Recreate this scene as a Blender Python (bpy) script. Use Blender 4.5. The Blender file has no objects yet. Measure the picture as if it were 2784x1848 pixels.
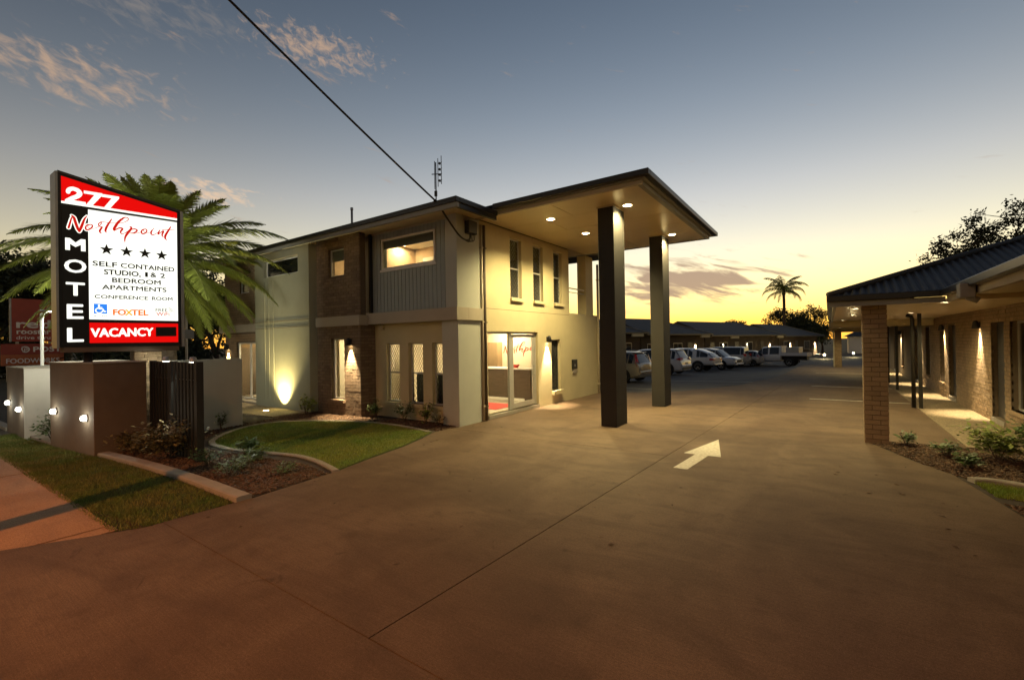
import bpy, math, random
import numpy as np
from mathutils import Matrix, Vector
R = math.radians
random.seed(7)
rng = np.random.default_rng(7)
S = bpy.context.scene
COL = S.collection

# ------------------------------------------------------------------ camera
def make_camera():
    yaw, pitch, roll = R(34.92), R(.269), R(-.93)
    f = Vector((-math.sin(yaw)*math.cos(pitch), math.cos(yaw)*math.cos(pitch), math.sin(pitch)))
    r = Vector((math.cos(yaw), math.sin(yaw), 0)); u = r.cross(f)
    c, s = math.cos(roll), math.sin(roll)
    r2 = c*r+s*u; u2 = -s*r+c*u
    cam = bpy.data.cameras.new('camera'); o = bpy.data.objects.new('camera', cam); COL.objects.link(o)
    M = Matrix((r2, u2, -f)).transposed().to_4x4(); M.translation = Vector((0, 0, 2.0)); o.matrix_world = M
    cam.sensor_width = 36; cam.lens = 36*1235.13/2784; cam.clip_start = .05; cam.clip_end = 3000
    S.camera = o
make_camera()

# ------------------------------------------------------------------ dusk sky
SUN_AZ = -14.6
def make_world():
    w = bpy.data.worlds.new('World'); S.world = w; w.use_nodes = True
    nt = w.node_tree; N = nt.nodes; L = nt.links
    bg = N['Background']
    def val(x):
        n = N.new('ShaderNodeValue'); n.outputs[0].default_value = x; return n.outputs[0]
    def m(op, a, b=None, c=None, clamp=False):
        n = N.new('ShaderNodeMath'); n.operation = op; n.use_clamp = clamp
        for i, v in enumerate((a, b, c)):
            if v is None: continue
            if isinstance(v, (int, float)): n.inputs[i].default_value = v
            else: L.new(v, n.inputs[i])
        return n.outputs[0]
    def mixc(fac, a, b, blend='MIX'):
        n = N.new('ShaderNodeMix'); n.data_type = 'RGBA'; n.blend_type = blend
        for i, v in ((0, fac), (6, a), (7, b)):
            if isinstance(v, (int, float)): n.inputs[i].default_value = v
            elif isinstance(v, tuple): n.inputs[i].default_value = v
            else: L.new(v, n.inputs[i])
        return n.outputs[2]
    tc = N.new('ShaderNodeTexCoord'); sep = N.new('ShaderNodeSeparateXYZ'); L.new(tc.outputs['Generated'], sep.inputs[0])
    x, y, z = sep.outputs
    e = m('MULTIPLY', m('ARCSINE', z), 57.2958)
    az = m('MULTIPLY', m('ARCTAN2', x, y), 57.2958)
    cosA = m('COSINE', m('MULTIPLY', m('SUBTRACT', az, SUN_AZ), math.pi/180))
    t = m('POWER', m('MULTIPLY_ADD', cosA, .5, .5), 2.0)
    ep = m('MAXIMUM', e, 0.0)
    e0 = m('MULTIPLY_ADD', t, 3.8, 7.5)
    amp = m('MULTIPLY_ADD', t, .27, .25)
    glow = m('MULTIPLY', amp, m('EXPONENT', m('DIVIDE', m('MULTIPLY', ep, -1), e0)))
    cr = N.new('ShaderNodeValToRGB'); L.new(m('DIVIDE', ep, 40), cr.inputs[0])
    el = cr.color_ramp.elements
    el[0].position = 0; el[0].color = (1, .42, .05, 1)
    el[1].position = 1; el[1].color = (.62, .88, 1.1, 1)
    for p, c in ((.05, (1, .57, .10, 1)), (.13, (1, .74, .27, 1)), (.25, (1, .87, .56, 1)), (.42, (.98, .93, .82, 1)), (.65, (.82, .92, .97, 1))):
        q = el.new(p); q.color = c
    sky = N.new('ShaderNodeTexSky'); sky.sky_type = 'NISHITA'; sky.sun_disc = False
    sky.sun_elevation = R(-2); sky.sun_rotation = R(SUN_AZ); sky.dust_density = 1.5; sky.ozone_density = 1.2
    base = mixc(1.0, sky.outputs[0], (.150, .153, .158, 1), 'MULTIPLY')
    glc = N.new('ShaderNodeMix'); glc.data_type = 'RGBA'; glc.blend_type = 'MULTIPLY'; glc.inputs[0].default_value = 1
    L.new(cr.outputs[0], glc.inputs[6])
    cmb = N.new('ShaderNodeCombineColor')
    for i in range(3): L.new(glow, cmb.inputs[i])
    L.new(cmb.outputs[0], glc.inputs[7])
    col = mixc(1.0, base, glc.outputs[2], 'ADD')
    # clouds: thin sheets of broken cloud lying in the sky, in azimuth / elevation degrees
    def cloud(col, a0, ee0, sa, se, sx, sy, lo, hi, tint, op, seed, detail=6, rot=0.0):
        da = m('DIVIDE', m('SUBTRACT', az, a0), sa); de = m('DIVIDE', m('SUBTRACT', e, ee0), se)
        if rot:
            de = m('ADD', de, m('MULTIPLY', da, rot))
        g = m('EXPONENT', m('MULTIPLY', m('ADD', m('POWER', m('ABSOLUTE', da), 2.0), m('POWER', m('ABSOLUTE', de), 2.0)), -1))
        v = N.new('ShaderNodeCombineXYZ')
        L.new(m('MULTIPLY', az, sx), v.inputs[0]); L.new(m('MULTIPLY', m('ADD', e, m('MULTIPLY', az, .25)), sy), v.inputs[1]); v.inputs[2].default_value = seed
        nz = N.new('ShaderNodeTexNoise'); nz.inputs['Scale'].default_value = 1; nz.inputs['Detail'].default_value = detail
        nz.inputs['Roughness'].default_value = .58; nz.inputs['Distortion'].default_value = .5
        L.new(v.outputs[0], nz.inputs['Vector'])
        d = m('ADD', nz.outputs[0], m('MULTIPLY_ADD', g, .42, -.42))
        mr = N.new('ShaderNodeMapRange'); mr.interpolation_type = 'SMOOTHSTEP'
        L.new(d, mr.inputs[0]); mr.inputs[1].default_value = lo; mr.inputs[2].default_value = hi
        f = m('MULTIPLY', mr.outputs[0], op)
        return mixc(f, col, tint)
    peach = (.150, .100, .066, 1); dim = (.075, .065, .058, 1); mauve = (.115, .078, .055, 1)
    col = cloud(col, -79, 23.6, 12, 3.0, .62, 1.25, .32, .70, peach, .72, 3.1, 9)
    col = cloud(col, -74, 30.5, 14, 4.0, .55, 1.1, .36, .74, dim, .55, 8.4, 9)
    col = cloud(col, -57.5, 31.0, 9.0, 2.4, 1.0, 1.5, .30, .66, peach, .72, 4.2, 9, .25)
    col = cloud(col, -68.5, 15.8, 8.0, 1.7, .60, 1.5, .34, .60, (.26, .17, .10, 1), .55, 1.3)
    col = cloud(col, -13.5, 6.9, 9.0, 2.6, .20, .95, .22, .46, mauve, .92, 2.6, 8)
    col = cloud(col, -20, 3.4, 8.0, .8, .20, 1.8, .30, .60, (.24, .15, .09, 1), .5, 6.1)
    L.new(col, bg.inputs[0]); bg.inputs[1].default_value = 1.0
make_world()
S.view_settings.view_transform = 'Standard'; S.view_settings.look = 'None'
S.view_settings.gamma = 1; S.view_settings.use_curve_mapping = False
S.view_settings.exposure = 2.0
S.cycles.use_denoising = True
S.cycles.max_bounces = 8; S.cycles.transparent_max_bounces = 16
S.cycles.sample_clamp_indirect = 3.0
S.cycles.use_light_tree = True

# ------------------------------------------------------------------ materials
def mat(name, col, rough=.8, var=0.0, scale=3.0, bump=0.0, bscale=60.0, metal=0.0, emit=None, estr=0.0, isl=0.0, col2=None, detail=5, spec=.5, stretch=None, coat=0.0):
    M = bpy.data.materials.new(name); M.use_nodes = True
    nt = M.node_tree; N = nt.nodes; L = nt.links; b = N['Principled BSDF']
    b.inputs['Base Color'].default_value = (*col, 1); b.inputs['Roughness'].default_value = rough
    b.inputs['Metallic'].default_value = metal; b.inputs['Specular IOR Level'].default_value = spec
    if coat: b.inputs['Coat Weight'].default_value = coat; b.inputs['Coat Roughness'].default_value = .06
    tc = N.new('ShaderNodeTexCoord'); vec = tc.outputs['Object']
    if stretch:
        mp = N.new('ShaderNodeMapping'); mp.inputs['Scale'].default_value = stretch; L.new(vec, mp.inputs[0]); vec = mp.outputs[0]
    if var or col2:
        nz = N.new('ShaderNodeTexNoise'); nz.inputs['Scale'].default_value = scale; nz.inputs['Detail'].default_value = detail; nz.inputs['Roughness'].default_value = .6
        L.new(vec, nz.inputs['Vector'])
        mr = N.new('ShaderNodeMapRange'); mr.inputs[1].default_value = .3; mr.inputs[2].default_value = .7; L.new(nz.outputs[0], mr.inputs[0])
        mx = N.new('ShaderNodeMix'); mx.data_type = 'RGBA'; L.new(mr.outputs[0], mx.inputs[0])
        c2 = col2 or tuple(c*(1+var) for c in col); c1 = col if col2 else tuple(c*(1-var) for c in col)
        mx.inputs[6].default_value = (*c1, 1); mx.inputs[7].default_value = (*c2, 1)
        out = mx.outputs[2]
    else: out = None
    if isl:
        if out is None:
            rg = N.new('ShaderNodeRGB'); rg.outputs[0].default_value = (*col, 1); out = rg.outputs[0]
        oi = N.new('ShaderNodeObjectInfo'); ge = N.new('ShaderNodeNewGeometry')
        ad = N.new('ShaderNodeMath'); ad.operation = 'ADD'; L.new(oi.outputs['Random'], ad.inputs[0]); L.new(ge.outputs['Random Per Island'], ad.inputs[1])
        fr = N.new('ShaderNodeMath'); fr.operation = 'FRACT'; L.new(ad.outputs[0], fr.inputs[0])
        mr2 = N.new('ShaderNodeMapRange'); L.new(fr.outputs[0], mr2.inputs[0]); mr2.inputs[3].default_value = 1-isl; mr2.inputs[4].default_value = 1+isl
        hs = N.new('ShaderNodeHueSaturation'); L.new(mr2.outputs[0], hs.inputs['Value']); L.new(out, hs.inputs['Color']); out = hs.outputs[0]
    if out is not None: L.new(out, b.inputs['Base Color'])
    if bump:
        nb = N.new('ShaderNodeTexNoise'); nb.inputs['Scale'].default_value = bscale; nb.inputs['Detail'].default_value = 4; L.new(vec, nb.inputs['Vector'])
        bp = N.new('ShaderNodeBump'); bp.inputs['Strength'].default_value = bump; bp.inputs['Distance'].default_value = .01; L.new(nb.outputs[0], bp.inputs['Height']); L.new(bp.outputs[0], b.inputs['Normal'])
    if emit:
        b.inputs['Emission Color'].default_value = (*emit, 1); b.inputs['Emission Strength'].default_value = estr
    return M

def glass(name, tint=(.9, .92, .9), gloss=.09):
    M = bpy.data.materials.new(name); M.use_nodes = True
    nt = M.node_tree; N = nt.nodes; L = nt.links; N.remove(N['Principled BSDF'])
    t = N.new('ShaderNodeBsdfTransparent'); t.inputs[0].default_value = (*tint, 1)
    g = N.new('ShaderNodeBsdfGlossy'); g.inputs['Roughness'].default_value = .03
    lw = N.new('ShaderNodeLayerWeight'); lw.inputs[0].default_value = .5
    pw = N.new('ShaderNodeMath'); pw.operation = 'POWER'; L.new(lw.outputs['Facing'], pw.inputs[0]); pw.inputs[1].default_value = 5
    f = N.new('ShaderNodeMath'); f.operation = 'MULTIPLY_ADD'; L.new(pw.outputs[0], f.inputs[0]); f.inputs[1].default_value = .9; f.inputs[2].default_value = .03
    mx = N.new('ShaderNodeMixShader'); L.new(f.outputs[0], mx.inputs[0]); L.new(t.outputs[0], mx.inputs[1]); L.new(g.outputs[0], mx.inputs[2])
    L.new(mx.outputs[0], N['Material Output'].inputs[0])
    return M

def concrete_mat(name, c1, c2, dark):
    M = bpy.data.materials.new(name); M.use_nodes = True
    nt = M.node_tree; N = nt.nodes; L = nt.links; b = N['Principled BSDF']
    tc = N.new('ShaderNodeTexCoord'); v = tc.outputs['Object']
    def noise(sc, det, sx=1, sy=1, rough=.6, dist=0):
        mp = N.new('ShaderNodeMapping'); mp.inputs['Scale'].default_value = (sx, sy, 1); L.new(v, mp.inputs[0])
        n = N.new('ShaderNodeTexNoise'); n.inputs['Scale'].default_value = sc; n.inputs['Detail'].default_value = det; n.inputs['Roughness'].default_value = rough; n.inputs['Distortion'].default_value = dist
        L.new(mp.outputs[0], n.inputs['Vector']); return n.outputs[0]
    def rng_(s, a, bb, lo=0., hi=1.):
        r = N.new('ShaderNodeMapRange'); L.new(s, r.inputs[0]); r.inputs[1].default_value = a; r.inputs[2].default_value = bb; r.inputs[3].default_value = lo; r.inputs[4].default_value = hi; r.interpolation_type = 'SMOOTHSTEP'; return r.outputs[0]
    def mix(f, a, bb, bl='MIX'):
        n = N.new('ShaderNodeMix'); n.data_type = 'RGBA'; n.blend_type = bl; L.new(f, n.inputs[0]) if not isinstance(f, float) else setattr(n.inputs[0], 'default_value', f)
        for i, q in ((6, a), (7, bb)):
            if isinstance(q, tuple): n.inputs[i].default_value = (*q, 1)
            else: L.new(q, n.inputs[i])
        return n.outputs[2]
    big = noise(.42, 5, 1.6, .8, .62, .7); band = noise(.9, 5, .55, 1.5, .6, 1.3); mid = noise(3.5, 6); brm = noise(26, 3, .12, 4.2); fine = noise(160, 3)
    c = mix(rng_(big, .34, .66), c1, c2)
    c = mix(rng_(band, .42, .70, 0, .45), c, dark)  # broad dark bands; soft pillar shadows partly put into the slab colour
    c = mix(rng_(mid, .5, .75, 0, .45), c, dark)
    c = mix(rng_(brm, .3, .7, 0, .30), c, dark)
    spk = mix(rng_(fine, .35, .65), (.72, .72, .72), (1.22, 1.20, 1.16)); c = mix(1.0, c, spk, 'MULTIPLY')
    grit = noise(48, 5, 1, 1, .75); c = mix(1.0, c, mix(rng_(grit, .3, .7), (.80, .79, .78), (1.16, 1.16, 1.15)), 'MULTIPLY')
    drip = noise(2.2, 3, 1, 1, .5, 1.0); c = mix(rng_(drip, .69, .76, 0, .55), c, tuple(q*.55 for q in dark))
    stk = noise(5, 5, .5, 1.4, .65, 1.2); c = mix(rng_(stk, .55, .8, 0, .25), c, tuple(q*.8 for q in dark))
    L.new(c, b.inputs['Base Color']); b.inputs['Roughness'].default_value = .78; b.inputs['Specular IOR Level'].default_value = .3
    bp = N.new('ShaderNodeBump'); bp.inputs['Strength'].default_value = .35; bp.inputs['Distance'].default_value = .004
    ad = N.new('ShaderNodeMath'); ad.operation = 'ADD'; L.new(brm, ad.inputs[0]); L.new(fine, ad.inputs[1]); L.new(ad.outputs[0], bp.inputs['Height']); L.new(bp.outputs[0], b.inputs['Normal'])
    return M

def emis(name, col, s):
    M = bpy.data.materials.new(name); M.use_nodes = True; N = M.node_tree.nodes; N.remove(N['Principled BSDF'])
    e = N.new('ShaderNodeEmission'); e.inputs[0].default_value = (*col, 1); e.inputs[1].default_value = s
    M.node_tree.links.new(e.outputs[0], N['Material Output'].inputs[0]); return M

m = {}
m['concrete'] = concrete_mat('driveway_concrete', (.178, .124, .081), (.122, .080, .051), (.064, .041, .026))
m['path'] = concrete_mat('footpath_concrete', (.42, .25, .135), (.34, .20, .105), (.25, .145, .08))
m['kerb'] = mat('kerb_concrete', (.29, .26, .22), .85, .12, 5, .4, 70)
m['asphalt'] = mat('asphalt', (.075, .072, .070), .85, .25, 1.2, .8, 130)
m['soil'] = mat('dark_soil', (.05, .038, .027), .95, .3, 4, .6, 40)
m['grassbase'] = mat('turf_soil', (.075, .100, .020), .95, .35, 6, .6, 90)
m['field'] = mat('dry_ground', (.05, .05, .03), .95, .3, .3)
m['blade'] = mat('grass_blade', (.155, .29, .032), .7, .45, 1.6, isl=.45, col2=(.30, .33, .055))
m['vergeblade'] = mat('verge_blade', (.085, .155, .020), .8, .45, 2.2, isl=.5, col2=(.19, .17, .045))
m['mulch'] = mat('bark_mulch', (.085, .048, .026), .9, .3, 8, isl=.6)
m['aggregate'] = mat('exposed_aggregate', (.12, .090, .055), .85, 0, 30, 1.0, 40, col2=(.34, .27, .17), detail=2)
m['render'] = mat('cream_render', (.52, .45, .28), .85, .07, 1.1, .22, 190)
m['greenrender'] = mat('sage_render', (.29, .29, .22), .85, .05, 2, .25, 190)
m['taupe'] = mat('taupe_render', (.41, .36, .285), .85, .05, 2, .22, 190)
m['pier'] = mat('grey_render', (.44, .45, .40), .85, .04, 2, .22, 190)
m['board'] = mat('grey_green_paint', (.31, .345, .335), .6, .06, 2)
m['brick'] = mat('brown_brick', (.215, .152, .098), .9, .18, 9, .8, 80, isl=.17)
m['tanbrick'] = mat('tan_brick', (.29, .205, .125), .9, .14, 9, .8, 80, isl=.13)
m['mortar'] = mat('mortar', (.15, .115, .08), .95, .1, 20)
m['darkmortar'] = mat('dark_mortar', (.12, .092, .066), .95, .1, 20)
m['charcoal'] = mat('charcoal_render', (.016, .014, .012), .7, .12, 3, .2, 180)
m['gutter'] = mat('dark_gutter', (.012, .012, .012), .4, .1, 2)
m['fascia'] = mat('grey_fascia', (.24, .24, .22), .5, .05, 3)
m['soffit'] = mat('soffit_sheet', (.56, .45, .26), .28, .03, 3)
m['roof'] = mat('roof_steel', (.050, .049, .048), .6, .12, 2)
m['tileroof'] = mat('grey_roof', (.042, .043, .047), .7, .15, 2)
m['alu'] = mat('aluminium', (.52, .51, .48), .4, .05, 6, metal=.4)
m['darkalu'] = mat('dark_aluminium', (.045, .042, .04), .4, .1, 6)
m['black'] = mat('black_metal', (.012, .012, .012), .45)
m['pipe'] = mat('cream_pipe', (.46, .40, .29), .5, .04, 4)
m['brownpipe'] = mat('brown_pipe', (.10, .075, .05), .5)
m['blackpost'] = mat('black_steel', (.010, .009, .008), .6)
m['wallbrown'] = mat('brown_render', (.155, .115, .083), .85, .1, 3, .25, 170)
m['wallwhite'] = mat('pale_render', (.43, .41, .37), .85, .06, 3, .25, 170)
m['glass'] = glass('window_glass')
m['darkglass'] = mat('dark_glass', (.010, .011, .012), .06, spec=.6)
m['blind'] = mat('grey_blind', (.14, .14, .14), .8)
m['room'] = mat('white_wall', (.72, .66, .54), .9, .02, 2)
m['roomtan'] = mat('tan_wall', (.38, .27, .16), .9, .1, 2)
m['floor'] = mat('pale_floor_tile', (.42, .38, .31), .4, .08, 3)
m['timber'] = mat('dark_timber', (.085, .060, .040), .5, .25, 3, stretch=(1, 1, 8))
m['lighttimber'] = mat('timber_slats', (.30, .15, .07), .6, .2, 6)
m['redmat'] = mat('red_mat', (.48, .055, .05), .95, .15, 20)
m['sofa'] = mat('charcoal_fabric', (.022, .028, .026), .9)
m['white'] = mat('white_paint', (.72, .71, .68), .6, .06, 6)
m['linepaint'] = mat('road_paint', (.68, .65, .56), .7, 0, 22, .3, 100, col2=(.36, .31, .24), detail=10)
m['steel'] = mat('galvanised', (.34, .34, .34), .45, .1, 6, metal=.6)
m['whitepole'] = mat('white_pole', (.75, .76, .74), .5)
m['redboard'] = mat('red_board', (.36, .050, .030), .5, .1, 2)
m['orangeboard'] = mat('orange_board', (.50, .13, .04), .5, .1, 2)
m['boardtext'] = mat('pale_lettering', (.85, .78, .72), .6)
m['stone'] = mat('ledge_stone', (.30, .21, .125), .9, .3, 6, .8, 60, isl=.35)
m['trunk'] = mat('bark', (.075, .055, .04), .95, .3, 6, .8, 30)
m['leaf'] = mat('tree_leaf', (.028, .040, .016), .7, .3, 3, isl=.4)
m['palm'] = mat('palm_leaf', (.21, .25, .042), .5, .25, 2, isl=.25)
m['rachis'] = mat('palm_rib', (.16, .17, .05), .5, .2, 4)
m['shrub'] = mat('shrub_leaf', (.070, .125, .030), .45, .3, 6, isl=.4)
m['shrublight'] = mat('lime_leaf', (.19, .24, .040), .45, .3, 6, isl=.35)
m['shrubtan'] = mat('variegated_leaf', (.19, .155, .055), .5, .3, 6, isl=.55)
m['cable'] = mat('cable', (.010, .010, .010), .5)
m['tyre'] = mat('tyre', (.012, .012, .012), .8)
m['rim'] = mat('alloy', (.45, .46, .47), .3, metal=.8)
m['tail'] = mat('tail_lamp', (.30, .008, .006), .15, emit=(1, .03, .02), estr=.004)
m['plate'] = mat('number_plate', (.55, .53, .45), .5)
m['carglass'] = mat('car_glass', (.015, .018, .02), .05, spec=.7)
m['plastic'] = mat('black_plastic', (.015, .015, .015), .6)
m['carwhite'] = mat('white_car_paint', (.72, .73, .74), .25, coat=.6)
m['carsilver'] = mat('silver_car_paint', (.36, .36, .36), .3, metal=.35, coat=.5)
m['cargold'] = mat('champagne_car_paint', (.34, .31, .26), .3, metal=.35, coat=.5)
m['headlamp'] = mat('head_lamp', (.4, .4, .4), .1)
WARM = (1, .80, .36); WARMW = (1, .76, .42); COOLW = (.95, 1, .82); SODIUM = (1, .36, .09)
m['lampwarm'] = emis('lamp_glow_warm', (1, .82, .45), 14)
m['lampcool'] = emis('lamp_glow_white', (1, .98, .80), 6)
m['signwhite'] = emis('sign_white', (1, 1, .88), .34)
m['signback'] = emis('sign_back', (1, .98, .78), 3.2)  # unseen rear face, glow boosted beyond the front to light palm and wall
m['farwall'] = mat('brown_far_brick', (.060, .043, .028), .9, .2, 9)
m['signred'] = emis('sign_red', (.75, .004, .003), .28)
m['signblue'] = emis('sign_blue', (.03, .22, .80), .30)
m['signorange'] = emis('sign_orange', (1, .15, .012), .34)
m['signamber'] = emis('sign_amber', (1, .36, .02), .34)
m['signdark'] = mat('sign_dark', (.030, .034, .022), .6)
m['signgrey'] = mat('sign_grey', (.12, .125, .10), .6)
m['signblack'] = mat('sign_black', (.004, .004, .004), .5)
m['signred_letter'] = emis('sign_red_letter', (.62, .012, .006), .26)
m['roomred'] = mat('red_lettering', (.50, .03, .02), .5)

# ------------------------------------------------------------------ mesh helpers
class MB:
    def __init__(s): s.v = []; s.f = []
    def add(s, vs, fs):
        o = len(s.v); s.v.extend(vs); s.f.extend([tuple(i+o for i in f) for f in fs]); return s
    def box(s, x0, x1, y0, y1, z0, z1):
        return s.add([(x0, y0, z0), (x1, y0, z0), (x1, y1, z0), (x0, y1, z0), (x0, y0, z1), (x1, y0, z1), (x1, y1, z1), (x0, y1, z1)],
                     [(0, 3, 2, 1), (4, 5, 6, 7), (0, 1, 5, 4), (1, 2, 6, 5), (2, 3, 7, 6), (3, 0, 4, 7)])
    def prism(s, poly, z0, z1):
        n = len(poly)
        s.add([(p[0], p[1], z0) for p in poly]+[(p[0], p[1], z1) for p in poly],
              [tuple(range(n-1, -1, -1)), tuple(range(n, 2*n))]+[(i, (i+1) % n, (i+1) % n+n, i+n) for i in range(n)]); return s
    def quad(s, a, b, c, d): return s.add([a, b, c, d], [(0, 1, 2, 3)])
    def poly(s, pts): return s.add(list(pts), [tuple(range(len(pts)))])
    def tube(s, path, r, n=8, cap=True):
        path = [Vector(p) for p in path]; rs = r if isinstance(r, (list, tuple)) else [r]*len(path)
        rings = []; up = None
        for i, p in enumerate(path):
            d = (path[min(i+1, len(path)-1)]-path[max(i-1, 0)]).normalized()
            if up is None: up = Vector((0, 0, 1)) if abs(d.z) < .9 else Vector((1, 0, 0))
            a = d.cross(up).normalized(); b = a.cross(d).normalized(); up = b
            rings.append([tuple(p+rs[i]*(math.cos(2*math.pi*k/n)*a+math.sin(2*math.pi*k/n)*b)) for k in range(n)])
        o = []; [o.extend(q) for q in rings]
        fs = [(i*n+k, i*n+(k+1) % n, (i+1)*n+(k+1) % n, (i+1)*n+k) for i in range(len(path)-1) for k in range(n)]
        if cap: fs += [tuple(range(n-1, -1, -1)), tuple(range((len(path)-1)*n, len(path)*n))]
        return s.add(o, fs)
    def lathe(s, prof, c, axis='z', n=20):
        vs = []
        for (r, h) in prof:
            for k in range(n):
                a = 2*math.pi*k/n; u, w = r*math.cos(a), r*math.sin(a)
                vs.append({'z': (c[0]+u, c[1]+w, c[2]+h), 'y': (c[0]+u, c[1]+h, c[2]+w), 'x': (c[0]+h, c[1]+u, c[2]+w)}[axis])
        fs = [(i*n+k, i*n+(k+1) % n, (i+1)*n+(k+1) % n, (i+1)*n+k) for i in range(len(prof)-1) for k in range(n)]
        return s.add(vs, fs)
    def build(s, name, material, parent=None, smooth=False, bevel=0, kind=None, loc=None):
        me = bpy.data.meshes.new(name); me.from_pydata(s.v, [], s.f); me.update()
        if material is not None: me.materials.append(m[material] if isinstance(material, str) else material)
        if smooth: me.polygons.foreach_set('use_smooth', [True]*len(me.polygons))
        return link(name, me, parent, bevel, kind, loc)

def link(name, me, parent=None, bevel=0, kind=None, loc=None):
    o = bpy.data.objects.new(name, me); COL.objects.link(o)
    if parent is not None: o.parent = parent; 
    if loc: o.location = loc
    if bevel:
        b = o.modifiers.new('bevel', 'BEVEL'); b.width = bevel; b.segments = 2; b.limit_method = 'ANGLE'
    if kind: o['kind'] = kind
    return o
def tag(o, label, cat, group=None):
    o['label'] = label; o['category'] = cat
    if group: o['group'] = group
    return o
def thing(name, label, cat, group=None, loc=(0, 0, 0), rz=0):
    o = bpy.data.objects.new(name, None); COL.objects.link(o); o.location = loc; o.rotation_euler = (0, 0, rz); o.empty_display_size = .2
    return tag(o, label, cat, group)
def struct(o): o['kind'] = 'structure'; return o
def box(name, material, parent, *a, bevel=0): return MB().box(*a).build(name, material, parent, bevel=bevel)
def raw_mesh(name, v, f, material, parent=None, kind=None, smooth=False):
    me = bpy.data.meshes.new(name); v = np.asarray(v, np.float32); f = np.asarray(f, np.int32); k = f.shape[1]
    me.vertices.add(len(v)); me.vertices.foreach_set('co', v.ravel()); me.loops.add(f.size); me.loops.foreach_set('vertex_index', f.ravel())
    me.polygons.add(len(f)); me.polygons.foreach_set('loop_start', np.arange(0, f.size, k, dtype=np.int32))
    me.update(calc_edges=True); me.validate()
    if smooth: me.polygons.foreach_set('use_smooth', [True]*len(f))
    me.materials.append(m[material]); return link(name, me, parent, kind=kind)
def spot(parent, loc, target, watts, col, cone=60, blend=.6, size=.03):
    l = bpy.data.lights.new('lamp_light', 'SPOT'); l.energy = watts; l.color = col; l.spot_size = R(cone); l.spot_blend = blend; l.shadow_soft_size = size
    o = bpy.data.objects.new('lamp_light', l); COL.objects.link(o); o.parent = parent; o.location = loc
    o.rotation_euler = (Vector(target)-Vector(loc)).to_track_quat('-Z', 'Y').to_euler(); return o
def pointl(parent, loc, watts, col, size=.05):
    l = bpy.data.lights.new('lamp_light', 'POINT'); l.energy = watts; l.color = col; l.shadow_soft_size = size
    o = bpy.data.objects.new('lamp_light', l); COL.objects.link(o); o.parent = parent; o.location = loc; return o
def arealight(parent, loc, sx, sy, watts, col):
    l = bpy.data.lights.new('lamp_light', 'AREA'); l.energy = watts; l.color = col; l.shape = 'RECTANGLE'; l.size = sx; l.size_y = sy
    o = bpy.data.objects.new('lamp_light', l); COL.objects.link(o); o.parent = parent; o.location = loc; return o
def tri_inside(poly, P):
    x, y = P[:, 0], P[:, 1]; inside = np.zeros(len(P), bool); n = len(poly); j = n-1
    for i in range(n):
        xi, yi = poly[i]; xj, yj = poly[j]
        c = ((yi > y) != (yj > y)) & (x < (xj-xi)*(y-yi)/((yj-yi) or 1e-9)+xi); inside ^= c; j = i
    return inside
def scatter(poly, n):
    a = np.array(poly); lo, hi = a.min(0), a.max(0); out = []
    tot = 0
    while tot < n:
        P = rng.uniform(lo, hi, (n*2, 2)); P = P[tri_inside(poly, P)]; out.append(P); tot += len(P)
    return np.concatenate(out)[:n]
def clip(poly, a, b, c):   # keep a*x+b*y<=c
    out = []; n = len(poly)
    for i in range(n):
        p, q = poly[i], poly[(i+1) % n]; dp = a*p[0]+b*p[1]-c; dq = a*q[0]+b*q[1]-c
        if dp <= 0: out.append(p)
        if (dp < 0 < dq) or (dq < 0 < dp):
            t = dp/(dp-dq); out.append((p[0]+t*(q[0]-p[0]), p[1]+t*(q[1]-p[1])))
    return out
def offset_line(pts, d):
    out = []
    for i, p in enumerate(pts):
        a = Vector(pts[max(i-1, 0)]); b = Vector(pts[min(i+1, len(pts)-1)]); t = (b-a).normalized(); out.append((p[0]-t.y*d, p[1]+t.x*d))
    return out
def smooth_pts(pts, n=6):
    P = [Vector((*p, 0)) if len(p) == 2 else Vector(p) for p in pts]; out = []
    for i in range(len(P)-1):
        p0, p1, p2, p3 = P[max(i-1, 0)], P[i], P[i+1], P[min(i+2, len(P)-1)]
        for k in range(n):
            t = k/n; out.append(.5*((2*p1)+(-p0+p2)*t+(2*p0-5*p1+4*p2-p3)*t*t+(-p0+3*p1-3*p2+p3)*t**3))
    out.append(P[-1]); return [tuple(q)[:len(pts[0])] for q in out]
def ss(x): x = max(0., min(1., x)); return x*x*(3-2*x)

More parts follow.
